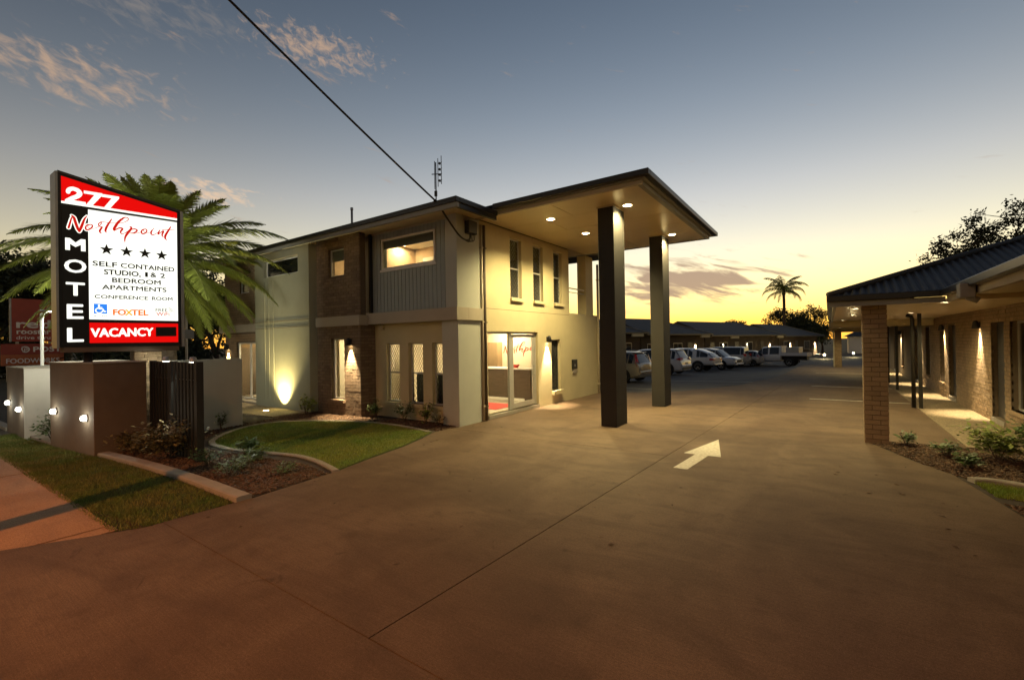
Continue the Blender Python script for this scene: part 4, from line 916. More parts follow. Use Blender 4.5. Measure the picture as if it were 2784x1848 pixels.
# stone-clad base
ped = MB().box(FX-.33, FX-.06, 3.24, 3.70, 0, SZ0-.131).build('base', 'darkmortar', sg)
for r in range(34):
    z = .02+r*.056; u = 3.235
    while u < 3.70:
        L_ = random.uniform(.10, .26); e_ = min(u+L_, 3.705); pr_ = random.uniform(.006, .03)
        if z+.05 < SZ0-.135: box('stone', 'stone', ped, FX-.08, FX-.06+pr_, u, e_-.005, z, z+.051)
        u = e_
MB().tube([(FX-.2, 2.55, 1.0), (FX-.2, 2.55, SZ0-.1)], .07, 10).build('post', 'blackpost', sg, True)
for (x, y, tg, lb, wt) in ((-11.30, 3.62, (-.55, -.18, -.15), 'small white flood lamp on a stake behind the slat screen lighting the stone base', 7), (-9.95, 3.62, (.9, -.72, -1.7), 'small white flood lamp on a stake at the right end of the slat screen', 24)):
    t = thing('flood_lamp', lb, 'lamp', 'flood lamps behind the slat screen', (x, y, 0)); MB().tube([(0, 0, -.05), (0, 0, 1.70)], .02, 8).build('stake', 'blackpost', t); MB().lathe([(0, .10), (.05, .09), (.065, .02), (.06, 0)], (0, 0, 1.72), 'z', 14).build('head', 'steel', t, True); MB().lathe([(.06, .0), (.045, -.025), (0, -.035)], (0, 0, 1.72), 'z', 14).build('lens', 'lampcool', t, True)
    spot(t, (0, 0, 1.66), (tg[0], tg[1], 1.66+tg[2]), wt, COOLW, 115, .6, .04)

# ================================================================== LOW WALLS, SCREEN
def gwall_(name, label, boxes, material):
    t = thing(name, label, 'wall')
    for b_ in boxes: box('block', material, t, *b_, bevel=.008)
    return t
w1 = gwall_('garden_wall', 'brown rendered low wall block with two lights, nearest the sign', [], 'wallbrown'); MB().prism([(-13.30, 2.24), (-11.20, 2.46), (-11.20, 3.26), (-13.30, 3.26)], -.05, 1.72).build('block', 'wallbrown', w1, bevel=.008); MB().prism([(-13.33, 2.215), (-11.18, 2.435), (-11.18, 3.28), (-13.33, 3.28)], 1.721, 1.745).build('cap', 'kerb', w1, bevel=.005)
w2 = gwall_('garden_wall', 'brown and pale low wall block at the far left', [(-16.9, -14.83, 2.08, 3.1, -.05, 1.58)], 'wallbrown'); box('lit_side_face', 'wallwhite', w2, -14.829, -14.80, 2.08, 3.1, -.05, 1.58); box('cap', 'kerb', w2, -16.92, -14.78, 2.06, 3.12, 1.581, 1.60, bevel=.005)  # brightness of the sign-lit side is put into a paler face colour
w3 = gwall_('garden_wall', 'grey rendered low wall running back towards the motel', [(-12.55, -12.28, 3.27, 5.54, -.05, 1.70)], 'wallwhite'); box('render_face', 'pier', w3, -12.279, -12.26, 3.9, 5.54, -.05, 1.70)
slat = thing('slat_screen', 'dark steel vertical slat screen in the front garden bed', 'screen', loc=(-11.16, 3.36, 0))
for i in range(14):
    if i == 6: continue
    MB().box(.05+i*.152, .125+i*.152, -.03, .03, .02, 1.73).build('slat', 'blackpost', slat)
MB().box(.945, 1.06, -.05, .05, .02, 1.74).build('panel', 'blackpost', slat); MB().box(2.09, 2.20, -.055, .055, .0, 1.745).build('post', 'blackpost', slat); MB().box(-.03, .03, -.055, .055, 0, 1.745).build('post', 'blackpost', slat)
MB().tube([(0, .0, 1.42), (2.15, 0, 1.42)], .012, 6).build('rail', 'steel', slat); MB().tube([(0, .0, .25), (2.15, 0, .25)], .012, 6).build('rail', 'steel', slat)
for i, (x, y, z, lb) in enumerate(((-16.45, 2.08, .72, 'lit round wall light at the far left of the left wall block'), (-15.10, 2.08, .66, 'lit round wall light beside the pale face of the left wall block'), (-12.98, 2.275, .74, 'lit round wall light above the small shrub between the wall blocks'), (-11.50, 2.43, .70, 'lit round wall light nearest the corner of the right wall block'))):
    t = thing('wall_light', lb, 'lamp', 'round lights in the low street walls', (x, y, z))
    MB().lathe([(.07, .01), (.07, -.015), (.056, -.02), (.056, -.006)], (0, 0, 0), 'y', 18).build('bezel', 'steel', t, True); MB().lathe([(.0, -.005), (.03, -.010), (.048, -.028), (.053, -.050), (.046, -.075), (.027, -.092), (0, -.098)], (0, 0, 0), 'y', 18).build('lens', 'lampcool', t, True)
    pointl(t, (0, -.22, -.02), .9, COOLW, .04)
lp = thing('lamp_post', 'thin white lamp post with flat arm behind the left wall block', 'lamp', loc=(-16.35, 2.62, 0))
MB().tube([(0, 0, 0), (0, 0, 2.92)], .035, 10).build('pole', 'whitepole', lp, True); MB().box(-.10, .10, -.05, .62, 2.98, 3.01).build('panel', 'black', lp); MB().box(-.06, .06, .12, .60, 2.965, 2.979).build('lens', 'lampcool', lp); MB().tube([(0, 0, 2.85), (0, .1, 2.98)], .02, 8).build('bracket', 'whitepole', lp)
pointl(lp, (0.09, .25, 2.80), 1.2, COOLW, .05)

# street lamp across the road, behind the photographer
sl = thing('street_lamp', 'sodium street lamp across the road', 'lamp', loc=(-5.0, -10.5, 0))
MB().tube([(0, 0, 0), (0, 0, 8.6), (0, .6, 9.0), (0, 1.6, 9.1)], [.11, .07, .06, .05], 10).build('pole', 'steel', sl, True); MB().box(-.14, .14, 1.4, 2.1, 9.02, 9.16).build('lamp_head', 'steel', sl, bevel=.03); MB().box(-.10, .10, 1.45, 2.0, 8.995, 9.018).build('lens', emis('sodium_glow', (1, .45, .14), 12), sl)
spot(sl, (0, 1.75, 8.97), (1.0, 4.3, 0), 3000, SODIUM, 118, .85, .12)


# ================================================================== RIGHT-HAND MOTEL WING
rw = thing('motel_wing', 'single-storey tan brick motel wing with corrugated grey roof and carport', 'building')
WX = 3.06
ropen = [(12.6, 13.55, .44, 2.26), (13.95, 14.88, .12, 2.27), (18.45, 19.45, .12, 2.30), (20.05, 20.8, .46, 2.28), (22.65, 23.5, .5, 2.30), (25.4, 26.3, .12, 2.28), (30.0, 30.7, .46, 2.28), (33.2, 34.1, .12, 2.28)]
rwl = wall('brick_wall', 'mortar', rw, 'y', WX, .2, 7.0, 40.0, -.02, 2.66, ropen)
bricks(rwl, 'tanbrick', 'y', WX, -1, 10.9, 26, 0, 2.62, ropen, 250)
for i, (a, b, z0, z1) in enumerate(ropen):
    if z0 < .2:
        d = MB().box(WX+.09, WX+.13, a, b, z0, z1).build('door', 'darkalu', rw); MB().box(WX+.085, WX+.14, a-.0, a+.05, z0, z1).build('jamb', 'alu', d); MB().tube([(WX+.06, a+.12, 1.05), (WX+.06, a+.26, 1.05)], .014, 6).build('handle', 'steel', d)
        box('step', 'kerb', rw, WX-.03, WX+.13, a, b, .0, .115)
    else:
        w = window(rw, 'y', WX+.10, 1, a, b, z0, z1, 'alu', 'darkglass', .04); sill(w, 'y', WX, -1, a, b, z0, 'tanbrick', .07, .06)
# near brick pillar, bricks on the faces in view
pl = box('pillar', 'mortar', rw, .53, .87, 10.83, 11.13, 0, 2.60)
for (ax, c, sg_, a, b, bd) in (('x', 10.83, -1, .525, .875, 46), ('y', .53, -1, 10.825, 11.14, 46)):
    bricks(pl, 'tanbrick', ax, c, sg_, a, b, 0.0, 2.595, [], 80)
bricks(pl, 'tanbrick', 'y', .87, 1, 10.825, 11.14, 0, 2.595, [], 60)
# far carport pillar
pf = box('pillar', 'mortar', rw, .30, .66, 37.0, 37.36, 0, 2.4); bricks(pf, 'tanbrick', 'x', 37.0, -1, .295, .665, 0, 2.39, [], 0); bricks(pf, 'tanbrick', 'y', .30, -1, 36.99, 37.37, 0, 2.39, [], 0)
MB().tube([(.24, 36.9, 0), (.24, 36.9, 2.4)], .04, 8).build('downpipe', 'pipe', rw)
# soffits
box('soffit', 'soffit', rw, .12, 3.04, 10.56, 21.7, 2.60, 2.62); box('soffit', 'soffit', rw, 1.70, 3.04, 3.0, 10.555, 2.66, 2.68)
box('bulkhead', 'soffit', rw, 1.72, 3.04, 10.50, 10.555, 2.58, 2.659)
box('lintel', 'render', rw, .14, 3.04, 21.70, 21.85, 2.36, 2.62)
box('soffit', 'soffit', rw, .1, 3.04, 27.9, 37.6, 2.55, 2.57); box('fascia', 'render', rw, .05, 3.04, 27.75, 27.9, 2.45, 2.86); box('lintel', 'render', rw, .12, 3.04, 37.1, 37.3, 2.3, 2.549); box('fascia', 'render', rw, .0, .1, 27.9, 37.7, 2.45, 2.86)
# roof: corrugated steel
SL = .36; EZ = 2.76
wave = lambda t, p=.125, a=.017: a*(1 if (t/p) % 1 < .30 else (-1 if (t/p) % 1 > .48 and (t/p) % 1 < .82 else 0))
rc = MB()
xs = np.arange(0, 5.6, .015625); v = []; f = []
for i, x in enumerate(xs):
    ya = max(10.44, 10.44+x-1.58); yb = 10.44+x; wz = wave(x)
    v += [(x, ya, EZ+(ya-10.44)*SL+wz), (x, yb, EZ+(yb-10.44)*SL+wz)]
    if i: f.append((2*i-2, 2*i, 2*i+1, 2*i-1))
rc.add(v, f); roofR = rc.build('roof', 'roof', rw)
def slope_y(parent, x0, x1, y0f, y1f, zf, n0, n1):
    v = []; f = []; ys_ = np.arange(n0, n1, .0625)
    for i, y in enumerate(ys_):
        a, b = y0f(y), y1f(y); wz = wave(y, .19, .014); v += [(a, y, zf(a)+wz), (b, y, zf(b)+wz)]
        if i: f.append((2*i-2, 2*i-1, 2*i+1, 2*i))
    return MB().add(v, f).build('roof_sheet', 'roof', parent)
slope_y(roofR, 0, 5.5, lambda y: 0.0, lambda y: min(5.5, max(.001, y-10.44)), lambda x: EZ+x*SL, 10.45, 27.7)
slope_y(roofR, 0, 5.5, lambda y: 1.58, lambda y: 5.5 if y < 10.44 else 5.5, lambda x: EZ+(x-1.58)*SL-.01, 2.0, 10.44)
MB().quad((5.5, 2, EZ+3.9*SL), (5.5, 15.9, EZ+5.5*SL), (12, 15.9, EZ), (12, 2, EZ)).build('roof_sheet', 'roof', roofR)
MB().quad((5.5, 15.9, EZ+5.5*SL), (5.5, 40, EZ+5.5*SL), (12, 40, EZ), (12, 15.9, EZ)).build('roof_sheet', 'roof', roofR)
MB().quad((0, 27.7, EZ+.1), (5.5, 27.7, EZ+5.5*SL), (5.5, 38, EZ+5.5*SL), (0, 38, EZ+.1)).build('roof_sheet', 'roof', roofR)
MB().tube([(0.0, 10.44, EZ+.03), (5.5, 15.94, EZ+5.5*SL+.03)], .055, 8).build('hip_cap', 'roof', roofR, True); MB().tube([(5.5, 15.94, EZ+5.5*SL+.03), (5.5, 40, EZ+5.5*SL+.03)], .06, 8).build('ridge_cap', 'roof', roofR, True)
box('gutter', 'gutter', rw, -.03, 1.58, 10.36, 10.46, 2.655, 2.765, bevel=.012); box('gutter', 'gutter', rw, -.03, .07, 10.461, 21.75, 2.655, 2.765, bevel=.012); box('gutter', 'gutter', rw, 1.54, 1.64, 2.0, 10.36, 2.655, 2.765, bevel=.012)
box('fascia', 'fascia', rw, .0, 1.62, 10.461, 10.54, 2.56, 2.654); box('fascia', 'fascia', rw, .071, .12, 10.541, 21.75, 2.56, 2.73); box('fascia', 'taupe', rw, 1.641, 1.70, 2.0, 10.5, 2.56, 2.75)
rh = box('rainhead', 'fascia', rw, 1.46, 1.62, 8.52, 8.72, 2.50, 2.70, bevel=.015); MB().tube([(1.55, 8.62, 2.52), (1.66, 8.62, 2.46)], .045, 8).build('spout', 'fascia', rh, True)
# dark posts and downpipes under the carport roof
for y, n in ((16.6, 2), (21.85, 1), (24.9, 1)):
    MB().box(1.99, 2.07, y-.04, y+.04, 0, 2.60).build('post', 'blackpost', rw)
    if n == 2: MB().tube([(1.885, y, .02), (1.885, y, 2.46), (1.86, y, 2.53), (1.76, y, 2.57)], .048, 10).build('downpipe', 'blackpost', rw, True)
G3 = 'hooded wall lamps along the right-hand wing'
for y, z, lb in ((15.77, 2.22, 'lit hooded wall lamp on the tan brick wall nearest the right edge'), (20.0, 2.22, 'lit hooded wall lamp between the dark window and the second door of the right wing'), (24.6, 2.18, 'lit hooded wall lamp just left of the pair of dark posts'), (30.9, 2.14, 'lit hooded wall lamp farthest along the right wing')):
    sconce((WX, y, z), (-1, 0), lb, G3, 7)
G4 = 'ceiling downlights of the right-hand carport'
for (x, y, lb, wt) in ((.47, 12.05, 'lit carport downlight left of the near brick pillar', 30), (.55, 15.5, 'second lit carport downlight behind the near brick pillar', 30), (1.72, 11.2, 'lit carport downlight under the front gutter right of the pillar', 30), (.42, 20.3, 'lit carport downlight near the far lintel', 30), (1.75, 15.6, 'lit carport downlight over the walkway edge', 26)):
    downlight((x, y, 2.598), lb, G4, wt, 150, .06)
downlight((1.0, 31, 2.548), 'lit downlight of the far carport', G4, 45, 150, .07); downlight((.6, 35, 2.548), 'lit downlight above the far brick pillar', G4, 40, 150, .07)

# ================================================================== FAR UNITS
D = Vector((.335, .942)).normalized()
ang = math.atan2(D.y, D.x)
def far_block(t0, t1, ez, gz, label, lamps, wins, porch):
    ox, oy = -16.4+.335*t0, 43.4+.942*t0
    t = thing('motel_units', label, 'building', 'single-storey unit blocks across the car park', (ox, oy, 0), ang); L_ = t1-t0
    # local: x along the row, -y towards the car park
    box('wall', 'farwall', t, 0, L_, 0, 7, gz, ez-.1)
    r = MB(); e = .9; h = ez+1.85
    r.add([(-.2, -e, ez), (L_+.3, -e, ez), (L_+.3, 7+e, ez), (-.2, 7+e, ez), (-.2, 3.5, h), (max(L_-4.6, L_/2), 3.5, h)], [(0, 1, 5, 4), (1, 2, 5), (2, 3, 4, 5), (3, 0, 4), (3, 2, 1, 0)])
    rf_ = r.build('roof', 'tileroof', t); box('gutter', 'gutter', rf_, -.2, L_+.3, -e-.08, -e-.001, ez-.1, ez+.03)
    box('soffit', 'soffit', rf_, -.1, L_+.2, -e, -.01, ez-.10, ez-.08)
    MB().tube([(L_+.3, -e, ez+.02), (max(L_-4.6, L_/2), 3.5, h+.02)], .06, 6).build('hip_cap', 'fascia', rf_)
    for a in porch: box('porch_beam', 'render', t, a, a+1.7, -1.0, -.85, ez-.38, ez-.11)
    for a, w_, dr_ in wins:
        if dr_: box('door', 'darkalu', t, a, a+w_, -.03, -.002, gz+.1, gz+2.15)
        else: f_ = box('window', 'alu', t, a, a+w_, -.03, -.002, gz+.85, gz+2.1); box('pane', 'darkglass', f_, a+.05, a+w_/2-.02, -.04, -.031, gz+.9, gz+2.05); box('pane', 'darkglass', f_, a+w_/2+.02, a+w_-.05, -.04, -.031, gz+.9, gz+2.05)
    return t
far_block(-16, 1.9, 2.72, -.35, 'grey-roofed unit block behind the pillars, nearest of the row', [], [(11.0, 1.5, 0), (13.3, .9, 1), (15.0, 1.6, 0)], [15.6])
far_block(2.1, 13.4, 2.55, -.5, 'grey-roofed unit block behind the white utes', [], [(1.0, 1.6, 0), (3.2, .9, 1), (5.4, 1.6, 0), (8.0, .9, 1)], [9.2])
far_block(13.6, 31.5, 2.38, -.55, 'grey-roofed unit block behind the silver cars', [], [(1.0, .9, 1), (3.0, 1.8, 0), (6.5, .9, 1), (9.0, 1.8, 0), (13.0, .9, 1)], [4.0, 15.6])
far_block(31.7, 44.4, 2.22, -.6, 'grey-roofed unit block at the far end behind the tray ute', [], [(1.5, 1.8, 0), (5.0, .9, 1), (8.0, 1.8, 0)], [])
nrm = Vector((D.y, -D.x))
def far_t(px): r = math.tan(math.atan((px-1392)/1235)-R(34.92)); return (43.4*r+16.4)/(.335-.942*r)
names = ['glowing wall lamp on the far units between the two pillars', 'glowing wall lamp on the far units above the dual-cab ute roof', 'glowing wall lamp on the far units above the silver wagon roof', 'glowing wall lamp on the far units above the silver off-roader', 'glowing wall lamp on the far units left of the tray ute cab', 'glowing wall lamp on the far units above the tray ute cab', 'glowing wall lamp on the far units at the end corner']
for px, lb in zip((1692, 1890, 1965, 2030, 2092, 2148, 2216), names):
    t_ = far_t(px); p = Vector((-16.4, 43.4))+Vector((.335, .942))*t_; z = 1.62-.008*t_
    sconce((p.x, p.y, z+.1), (nrm.x, nrm.y), lb, 'wall lamps of the far units', 90, 34, 'darkalu')
for x, y, z, lb in ((-.5, 66.7, -.60, 'bright bollard light beside the end of the far units'), (2.5, 72.5, -.60, 'bright bollard light seen under the far carport')):
    t = thing('bollard_light', lb, 'lamp', 'bollard lights at the end of the car park', (x, y, z)); MB().tube([(0, 0, 0), (0, 0, .38)], .06, 8).build('stem', 'black', t); MB().lathe([(0, .55), (.09, .52), (.09, .38), (0, .38)], (0, 0, 0), 'z', 10).build('lens', emis('bollard_glow', (1, .75, .4), 40), t); pointl(t, (0, -.2, .5), 30, WARM, .08)
hs = thing('far_house', 'dark roofed white house beyond the far carport', 'house', loc=(7.5, 88, -.7)); box('wall', 'white', hs, -5, 6, 0, 8, 0, 2.7); MB().add([(-5.6, -.6, 2.7), (6.6, -.6, 2.7), (6.6, 8.6, 2.7), (-5.6, 8.6, 2.7), (-2, 4, 4.6), (3, 4, 4.6)], [(0, 1, 5, 4), (1, 2, 5), (2, 3, 4, 5), (3, 0, 4), (3, 2, 1, 0)]).build('roof', 'tileroof', hs); box('window', 'darkglass', hs, -3, -1, -.03, -.002, 1, 2.1); box('door', 'darkalu', hs, 1, 2, -.03, -.002, 0, 2.1)


# ================================================================== CARS
def wheel(parent, x, y, r, w, side):
    t = MB().lathe([(r*.62, -w/2), (r*.93, -w/2), (r, -w*.36), (r, w*.36), (r*.93, w/2), (r*.62, w/2)], (x, y, r), 'y', 24).build('wheel', 'tyre', parent, True)
    o = side*w*.5; b = MB(); b.lathe([(r*.64, o*.96), (r*.60, o*.98), (r*.55, o*.80)], (x, y, r), 'y', 24)
    for k in range(5):
        a = 2*math.pi*k/5+.3; ca, sa = math.cos(a), math.sin(a); pa, pb = Vector((ca, sa)), Vector((-sa, ca))
        q = [pa*r*.10+pb*r*.10, pa*r*.60+pb*r*.085, pa*r*.60-pb*r*.085, pa*r*.10-pb*r*.10]
        vs = [(x+p.x, y+o*.93, r+p.y) for p in q]+[(x+p.x, y+o*.70, r+p.y) for p in q]
        b.add(vs, [(0, 1, 2, 3), (0, 4, 5, 1), (1, 5, 6, 2), (2, 6, 7, 3)])
    b.lathe([(0, o*.96), (r*.13, o*.94), (r*.14, o*.75)], (x, y, r), 'y', 12); b.build('rim', 'rim', t); MB().lathe([(0, o*.5), (r*.6, o*.5)], (x, y, r), 'y', 20).build('brake_disc', 'plastic', t)
    return t
def loft(parent, st, paint, glass_iv, top_iv, belt=.96):
    # st: (x, zb, zw, zbelt, ztop, w, wt)
    n = 9; rings = []
    for (x, zb, zw, zl, zt, w, wt) in st:
        half = [(0, zb), (w*.82, zb), (w*.97, zb+.10), (w, zw), (w*belt, zl), (wt, max(zl, zt-.06)+.0), (wt*.82, zt-.012), (wt*.4, zt), (0, zt+.004)]
        rings.append([(x, y, z) for y, z in half]+[(x, -y, z) for y, z in reversed(half[1:-1])])
    k = len(rings[0]); body = MB(); gl = MB(); body.v = [p for r in rings for p in r]
    for i in range(len(rings)-1):
        for j in range(k):
            a, b, c, d = i*k+j, i*k+(j+1) % k, (i+1)*k+(j+1) % k, (i+1)*k+j
            jj = j if j < 8 else k-1-j
            isg = (jj == 4 and i in glass_iv) or (jj in (5, 6, 7) and i in top_iv)
            if isg:
                P = [Vector(body.v[q]) for q in (a, b, c, d)]; ctr = sum(P, Vector())/4
                nn = (P[2]-P[0]).cross(P[3]-P[1]); nn.normalize()
                out = ctr-Vector((ctr.x, 0, .7)); 
                if nn.dot(out) < 0: nn = -nn
                gl.add([tuple(ctr+(p-ctr)*(.93 if jj == 4 else 1.0)+nn*.006) for p in P], [(0, 1, 2, 3)])
            body.f.append((a, b, c, d))
    body.f.append(tuple(range(k-1, -1, -1))); body.f.append(tuple(range((len(rings)-1)*k, len(rings)*k)))
    o = body.build('body', paint, parent, True); o.modifiers.new('sharp', 'EDGE_SPLIT').split_angle = R(28)
    if gl.v: gl.build('windows', 'carglass', o)
    return o
def car(name, label, paint, loc, rz, L_, st, wheels, r, glass_iv, top_iv, w, kindargs):
    t = thing(name, label, 'car' if name != 'utility_truck' else 'ute', 'cars parked in front of the far units', loc, rz)
    o = loft(t, st, paint, glass_iv, top_iv)
    for wx in wheels:
        for s_ in (-1, 1):
            wheel(t, wx, s_*(w-.10), r, .22, s_)
            b = MB(); n = 18; pr_ = []
            for q in range(n+1):
                a = -.25+(math.pi+.5)*q/n; pr_.append((wx+math.cos(a)*r*1.20, r+math.sin(a)*r*1.20))
            b.add([(x, s_*(w+.004), max(z, .12)) for x, z in pr_]+[(wx, s_*(w+.004), r)], [(q, q+1, n+1) for q in range(n)]); b.build('wheel_arch', 'plastic', t)
    return t, o
def tails(t, x, w, z0, z1, wd, wrap=.25, slim=False):
    for s_ in (-1, 1):
        b = MB(); y0, y1 = s_*(w-wd), s_*(w+.004)
        lo, hi = min(y0, y1), max(y0, y1); b.box(x-.02, x+wrap, lo, hi, z0, z1); b.build('tail_lamp', 'tail', t, bevel=.02)
def plate(t, x, z, front=False): MB().box(x-.012, x, -.18, .18, z-.06, z+.06).build('number_plate', 'plate', t)
# local frame: +x towards the nose, rear at x=0
def hatch_st(L_, w, h, tail=.35, hood=.9, belt=.92):
    return [(0.0, .38, .62, .66, .70, w*.80, w*.60), (.03, .30, .62, .80, .88, w*.90, w*.66), (.10, .26, .62, belt, belt+.04, w*.95, w*.70), (tail, .22, .62, belt, h-.12, w*.98, w*.70), (tail+.22, .20, .62, belt, h-.02, w, w*.72),
            (L_*.40, .19, .60, belt-.01, h, w, w*.74), (L_*.42, .19, .60, belt-.01, h, w, w*.74), (L_*.58, .19, .60, belt-.03, h-.04, w, w*.73), (L_-hood-.55, .19, .60, belt-.05, h-.13, w, w*.71), (L_-hood+.10, .19, .60, belt-.06, belt+.02, w*.99, w*.74), (L_-.45, .20, .58, belt-.16, belt-.08, w*.97, w*.72), (L_-.12, .22, .52, .66, .72, w*.88, w*.66), (L_, .30, .48, .55, .60, w*.70, w*.5)]
HG, HT = (3, 4, 6, 7, 8), (2, 8)
def place(rx, ry, wx, rz):     # put the car so that the wheel at local x=wx sits over (rx,ry)
    return (rx-math.cos(rz)*wx, ry-math.sin(rz)*wx, hgt(rx, ry)-.018)
NA = math.pi-R(7)
w = .89
t, o = car('parked_car', 'champagne hatchback wagon with tall red tail lamps between the two pillars', 'cargold', place(-7.95, 21.6, .80, NA), NA, 4.48, hatch_st(4.48, w, 1.50), (.80, 3.50), .315, HG, HT, w, None)
for s_ in (-1, 1): MB().add([(.08, s_*.60, .82), (.10, s_*.85, .78), (.16, s_*.87, .95), (.30, s_*.70, 1.36), (.24, s_*.58, 1.36)], [(0, 1, 2, 3, 4), (4, 3, 2, 1, 0)]).build('tail_lamp', 'tail', t)
for s_ in (-1, 1): MB().tube([(.75, s_*.58, 1.47), (1.0, s_*.60, 1.54), (2.3, s_*.60, 1.55), (2.6, s_*.58, 1.48)], .018, 6).build('roof_rail', 'rim', t, True)
plate(t, .075, .80); MB().box(-.03, .25, -.74, .74, .42, .58).build('bumper', 'cargold', t, bevel=.04); MB().box(.28, .62, -.55, .55, 1.42, 1.455).build('spoiler', 'cargold', t, bevel=.015)
w = .94
t, o = car('parked_car', 'white sport utility car with wraparound tail lamps right of the rear pillar', 'carwhite', place(-8.2, 29.75, .85, NA), NA, 4.62, hatch_st(4.62, w, 1.65, .42, .95, 1.0), (.85, 3.65), .36, HG, HT, w, None)
for s_ in (-1, 1): MB().add([(.0, s_*.50, .98), (.02, s_*.86, .92), (.34, s_*.945, 1.0), (.10, s_*.84, 1.10), (.05, s_*.52, 1.12)], [(0, 1, 2, 3, 4), (4, 3, 2, 1, 0)]).build('tail_lamp', 'tail', t)
plate(t, -.012, .72); MB().box(-.04, .28, -.80, .80, .48, .66).build('bumper', 'carwhite', t, bevel=.05); MB().box(-.045, .2, -.7, .7, .38, .47).build('bumper_trim', 'plastic', t); MB().box(.36, .74, -.6, .6, 1.56, 1.60).build('spoiler', 'carwhite', t, bevel=.015)
# dual-cab utes
def ute_st(L_, w, h, cab0, belt=1.06):
    return [(0, .52, .75, .98, 1.04, w*.94, w*.88), (.04, .50, .78, belt, belt+.02, w*.97, w*.90), (cab0-.05, .45, .78, belt, belt+.02, w, w*.90), (cab0, .42, .78, belt, h-.22, w, w*.76), (cab0+.30, .40, .78, belt, h-.02, w, w*.76), (cab0+.34, .40, .78, belt, h-.02, w, w*.76), (cab0+1.2, .38, .76, belt-.02, h, w, w*.77), (cab0+1.27, .38, .76, belt-.02, h, w, w*.77), (cab0+2.0, .38, .76, belt-.04, h-.12, w, w*.75), (cab0+2.72, .38, .75, belt-.05, belt+.03, w*.99, w*.80), (L_-.35, .40, .72, .96, 1.04, w*.96, w*.80), (L_-.06, .42, .66, .80, .92, w*.88, w*.72), (L_, .46, .62, .70, .78, w*.76, w*.6)]
UG, UT = (3, 5, 7, 8), (8,)
w = .90
rz_ = math.pi-R(9)
t, o = car('utility_truck', 'white dual-cab ute seen from behind with sloped canopy', 'carwhite', place(-8.0, 36.9, 1.15, rz_), rz_, 5.25, ute_st(5.25, w, 1.78, 1.60), (1.15, 4.15), .385, UG, UT, w, None)
loft(t, [(.12, 1.0, 1.03, 1.07, 1.10, w*.9, w*.78), (.45, 1.0, 1.03, 1.07, 1.40, w*.92, w*.74), (1.05, 1.0, 1.03, 1.07, 1.64, w*.93, w*.72), (1.30, 1.0, 1.03, 1.07, 1.70, w*.93, w*.72), (1.62, 1.0, 1.03, 1.07, 1.72, w*.93, w*.72)], 'carwhite', (1, 2), (0,)).name = 'canopy'
for s_ in (-1, 1): MB().box(-.02, .30, min(s_*.62, s_*.91), max(s_*.62, s_*.91), .88, 1.0).build('tail_lamp', 'tail', t, bevel=.03)
MB().box(-.10, .10, -.78, .78, .50, .62).build('bumper', 'rim', t, bevel=.03); plate(t, -.102, .72)
rz_ = -R(14)
t, o = car('utility_truck', 'white dual-cab ute parked nose out towards the driveway', 'carwhite', place(-7.1, 41.3, 4.15, rz_), rz_, 5.25, ute_st(5.25, w, 1.78, 1.60), (1.15, 4.15), .385, UG, UT, w, None)
for s_ in (-1, 1): MB().box(5.0, 5.22, min(s_*.45, s_*.80), max(s_*.45, s_*.80), .82, .95).build('head_lamp', 'headlamp', t, bevel=.03); MB().box(5.16, 5.26, min(s_*.5, s_*.72), max(s_*.5, s_*.72), .52, .66).build('fog_lamp', 'plastic', t)
MB().box(5.19, 5.27, -.42, .42, .62, .84).build('grille', 'plastic', t); MB().box(5.15, 5.30, -.75, .75, .44, .56).build('bumper', 'carwhite', t, bevel=.04)
w = .94; rz_ = math.pi-R(8)
t, o = car('parked_car', 'large silver off-roader behind the nose-out ute', 'carsilver', place(-7.0, 46.6, .95, rz_), rz_, 4.9, hatch_st(4.9, w, 1.86, .22, 1.0, 1.12), (.95, 3.75), .40, HG, HT, w, None)
tails(t, 0.02, w*.93, 1.0, 1.22, .22); MB().box(-.05, .25, -.8, .8, .5, .66).build('bumper', 'carsilver', t, bevel=.04); plate(t, -.052, .8)
w = .85
t, o = car('parked_car', 'small silver hatchback left of the tray ute', 'carsilver', place(-5.75, 48.2, .65, rz_), rz_, 3.95, hatch_st(3.95, w, 1.46, .40, .8, .92), (.65, 3.1), .30, HG, HT, w, None)
for s_ in (-1, 1): MB().add([(.05, s_*.62, .86), (.10, s_*.83, .82), (.30, s_*.82, 1.0), (.22, s_*.62, 1.10)], [(0, 1, 2, 3), (3, 2, 1, 0)]).build('tail_lamp', 'tail', t)
MB().box(-.04, .25, -.72, .72, .38, .55).build('bumper', 'carsilver', t, bevel=.04); plate(t, -.042, .66)
# tray ute
w = .90; rz_ = math.pi-R(10)
t, o = car('utility_truck', 'white ute with flat tray and headboard at the end of the row', 'carwhite', place(-2.9, 49.6, 1.30, rz_), rz_, 5.3, [(2.0, .45, .78, 1.06, 1.70, w*.98, w*.74), (2.03, .42, .78, 1.06, 1.80, w, w*.76), (2.10, .42, .78, 1.06, 1.81, w, w*.76), (2.95, .40, .76, 1.05, 1.81, w, w*.77), (3.03, .40, .76, 1.05, 1.81, w, w*.77), (3.55, .40, .76, 1.03, 1.72, w, w*.75), (4.25, .40, .75, 1.0, 1.10, w*.99, w*.80), (5.0, .42, .70, .94, 1.02, w*.95, w*.78), (5.25, .45, .62, .74, .84, w*.82, w*.6)], (1.30, 4.35), .38, (2, 4, 5), (5,), w, None)
for b_ in ((-.15, 1.98, -.92, .92, .93, .98), (-.15, 1.98, -.93, -.90, .98, 1.22), (-.15, 1.98, .90, .93, .98, 1.22), (-.16, -.13, -.90, .90, .98, 1.22)): MB().box(*b_).build('tray_side', 'rim' if b_[5] < 1 else 'carwhite', t)
